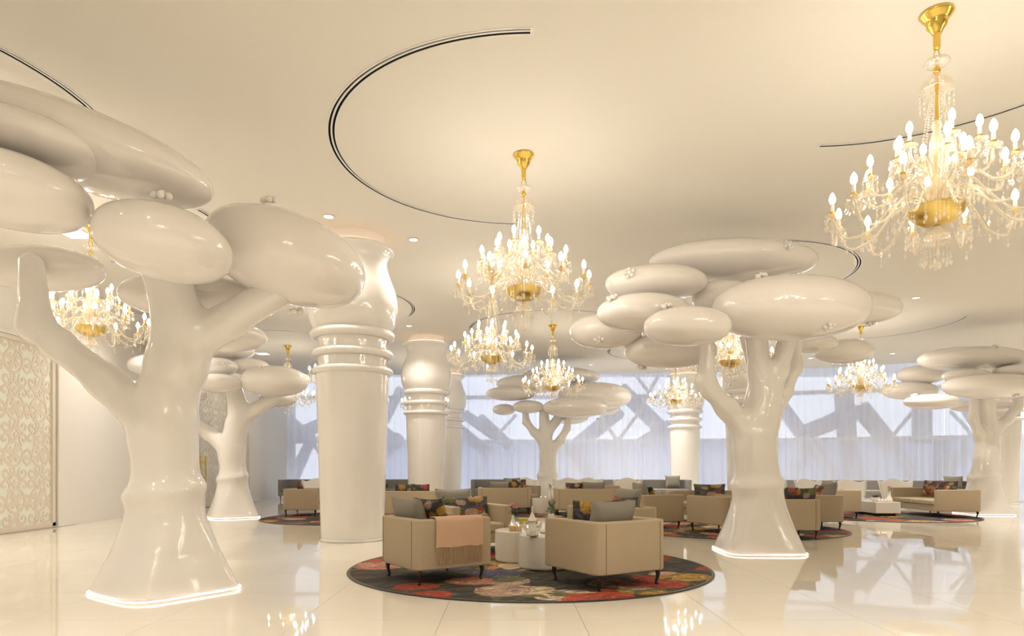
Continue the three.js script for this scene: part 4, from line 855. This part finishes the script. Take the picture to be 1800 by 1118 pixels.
{
  const t = thing('coffee_pot', 'tall white coffee pot with pointed lid and curved spout', 'coffee pot', [0.30, TOP, -8.40], 0.2);
  mesh('body', lathe([[0, 0], [0.072, 0.002], [0.078, 0.02], [0.07, 0.06], [0.05, 0.11], [0.042, 0.15], [0.05, 0.175], [0.066, 0.185], [0.06, 0.19], [0, 0.19]], 32), M.ceramic, t);
  mesh('lid', lathe([[0.062, 0.188], [0.05, 0.205], [0.028, 0.245], [0.02, 0.275], [0.011, 0.29], [0.007, 0.33], [0.012, 0.345], [0.004, 0.375], [0, 0.38]], 24), M.ceramic, t);
  mesh('spout', sweep([[0.06, 0.05, 0], [0.10, 0.09, 0], [0.115, 0.15, 0], [0.145, 0.185, 0]], [0.022, 0.016, 0.012, 0.009]), M.ceramic, t);
  mesh('handle', tube([[-0.05, 0.165, 0], [-0.105, 0.17, 0], [-0.118, 0.12, 0], [-0.085, 0.06, 0], [-0.065, 0.04, 0]], 0.0075, 24, 8), M.ceramic, t);
  const c = thing('coffee_cup', 'small white cup on saucer in front of the coffee pot', 'cup', [0.31, TOP, -8.28], 0);
  mesh('saucer', lathe([[0, 0], [0.045, 0.002], [0.07, 0.012], [0.068, 0.015], [0.04, 0.007], [0, 0.006]], 28), M.ceramic, c);
  mesh('bowl', lathe([[0, 0.006], [0.026, 0.008], [0.034, 0.03], [0.038, 0.065], [0.035, 0.066], [0.03, 0.03], [0, 0.014]], 24), M.ceramic, c);
  const g = thing('tealight', 'round glass tealight beside the square candles', 'candle', [0.26, TOP, -9.08], 0, 'tealights');
  mesh('glass', lathe([[0, 0], [0.034, 0.002], [0.046, 0.03], [0.04, 0.068], [0.036, 0.07], [0.042, 0.03], [0.03, 0.008], [0, 0.006]], 24), M.clearGlass, g);
  mesh('wax', cyl(0.028, 0.026, 0.025, 0, 0.02, 0, 16), M.wax, g);
  mesh('flame', sph(0.008, 0, 0, 0, 8).scale(1, 1.8, 1).translate(0, 0.048, 0), M.flame, g);
  const dsh = thing('glass_dish', 'small clear glass dish left of the coffee pot', 'dish', [0.21, TOP, -8.36], 0);
  mesh('bowl', lathe([[0, 0.002], [0.03, 0.003], [0.045, 0.02], [0.05, 0.03], [0.046, 0.03], [0.04, 0.018], [0, 0.006]], 24), M.clearGlass, dsh);
  [[0.2, 'green', 'green gift box at the left of the row'], [0.3, 'orange', 'orange gift box in the middle of the row'], [0.4, 'yellow', 'yellow gift box at the right of the row']].forEach(([x, m, l]) => {
    const b = thing('gift_box', l, 'box', [x, TOP, -10.12], 0.1, 'gift boxes on the drum table');
    mesh('body', rbox(0.085, 0.06, 0.085, 0.006, 0, 0.03, 0), M.yellow, b); mesh('lid', rbox(0.09, 0.028, 0.09, 0.008, 0, 0.068, 0), M[m], b);
  });
  for (const [x, z, y, l] of [[0.9, -18.45, TOP, 'left tealight on the far drum table'], [1.02, -18.42, TOP, 'right tealight on the far drum table'], [9.9, -17.72, 0.388, 'left tealight on the box table'], [9.98, -17.68, 0.388, 'middle tealight on the box table'], [10.06, -17.7, 0.388, 'right tealight on the box table']]) dup(g, [x, y, z], 0, l);
  const p = thing('planter', 'low white bowl planter behind the tealights on the box table', 'planter', [9.93, 0.388, -17.95], 0);
  mesh('bowl', lathe([[0, 0], [0.06, 0.002], [0.11, 0.05], [0.13, 0.11], [0.12, 0.11], [0.09, 0.05], [0, 0.03]], 28), M.ceramic, p);
  const lv = []; for (let k = 0; k < 14; k++) lv.push(new THREE.SphereGeometry(1, 7, 5).scale(0.045, 0.012, 0.022).translate(0.04, 0, 0).rotateZ(0.6).rotateY(k * 2.4).translate(0.03 * Math.cos(k), 0.1 + 0.01 * (k % 3), 0.03 * Math.sin(k)));
  mesh('foliage', lv, M.legWood, p);
}

// ---------------------------------------------------------------- white shell chairs
{
  const nu = 40, nv = 12, th = 0.04;
  const top = (u) => { const a = Math.abs(u); return 0.955 - 0.10 * Math.sin(Math.min(1, a / 0.66) * Math.PI / 2) ** 2 + (a > 0.66 ? 0.045 * Math.sin((a - 0.66) / 0.34 * Math.PI / 2) : 0); };
  const P = [], I = [];
  for (const s of [0, 1]) for (let j = 0; j <= nv; j++) for (let i = 0; i <= nu; i++) {
    const u = i / nu * 2 - 1, v = j / nv, y = 0.3 + (top(u) - 0.3) * v, k = 0.74 + 0.26 * Math.pow(v, 0.8), a = u * 1.15;
    P.push((0.56 - s * th) * k * Math.sin(a), y, -(0.42 - s * th) * k * Math.cos(a) + 0.12 + (v * v) * -0.06);
  }
  const R = (nu + 1) * (nv + 1);
  for (let j = 0; j < nv; j++) for (let i = 0; i < nu; i++) { const a = j * (nu + 1) + i, b = a + 1, c = a + nu + 1, d = c + 1; I.push(a, d, b, a, c, d, a + R, b + R, d + R, a + R, d + R, c + R); }
  for (let i = 0; i < nu; i++) { const a = nv * (nu + 1) + i; I.push(a, a + R, a + 1, a + 1, a + R, a + 1 + R); I.push(i, i + 1, i + R, i + 1, i + 1 + R, i + R); }
  for (let j = 0; j < nv; j++) for (const i of [0, nu]) { const a = j * (nu + 1) + i, c = a + nu + 1; i ? I.push(a, a + R, c, c, a + R, c + R) : I.push(a, c, a + R, c, c + R, a + R); }
  const g = new THREE.BufferGeometry(); g.setAttribute('position', new THREE.Float32BufferAttribute(P, 3)); g.setIndex(I); g.computeVertexNormals();
  const mk = thing('shell_chair', 'white shell chair behind the box table, nearest the tree trunk of the two beside it', 'chair', [0, 0, 0], 0, 'white scalloped shell chairs');
  mesh('shell', g, M.ceramic, mk);
  mesh('seat', [lathe([[0, 0.40], [0.3, 0.40], [0.345, 0.37], [0.35, 0.3], [0.32, 0.26], [0, 0.26]], 32).scale(1, 1, 0.95).translate(0, 0, 0.08)], M.ceramic, mk);
  mesh('pedestal', lathe([[0, 0], [0.24, 0], [0.245, 0.015], [0.08, 0.05], [0.06, 0.12], [0.12, 0.27], [0, 0.27]], 28).translate(0, 0, 0.06), M.ceramic, mk);
  mk.position.set(10.38, 0, -20.05); mk.userData.label = 'white shell chair directly behind the box table';
  for (const [x, d, a, l] of [[12.0, 20.5, -0.2, 'white shell chair behind the long deep sofa'], [9.55, 21.0, 0.2, 'white shell chair left of the one behind the box table'], [8.55, 21.2, 0.3, 'white shell chair just right of the glossy tree trunk'],
    [4.05, 22.5, -0.1, 'white shell chair left of the free standing far column'], [2.85, 23.3, 0.1, 'white shell chair behind the cushions of the far sofa'], [2.0, 22.9, -0.25, 'white shell chair right beside the far middle tree trunk'], [0.65, 22.9, 0.2, 'white shell chair left of the far middle tree trunk'], [-6.15, 21.4, 0.4, 'white shell chair behind the armchair left of the thick column']]) dup(mk, [x, 0, -d], a, l);
}
renderer.render(scene, camera);
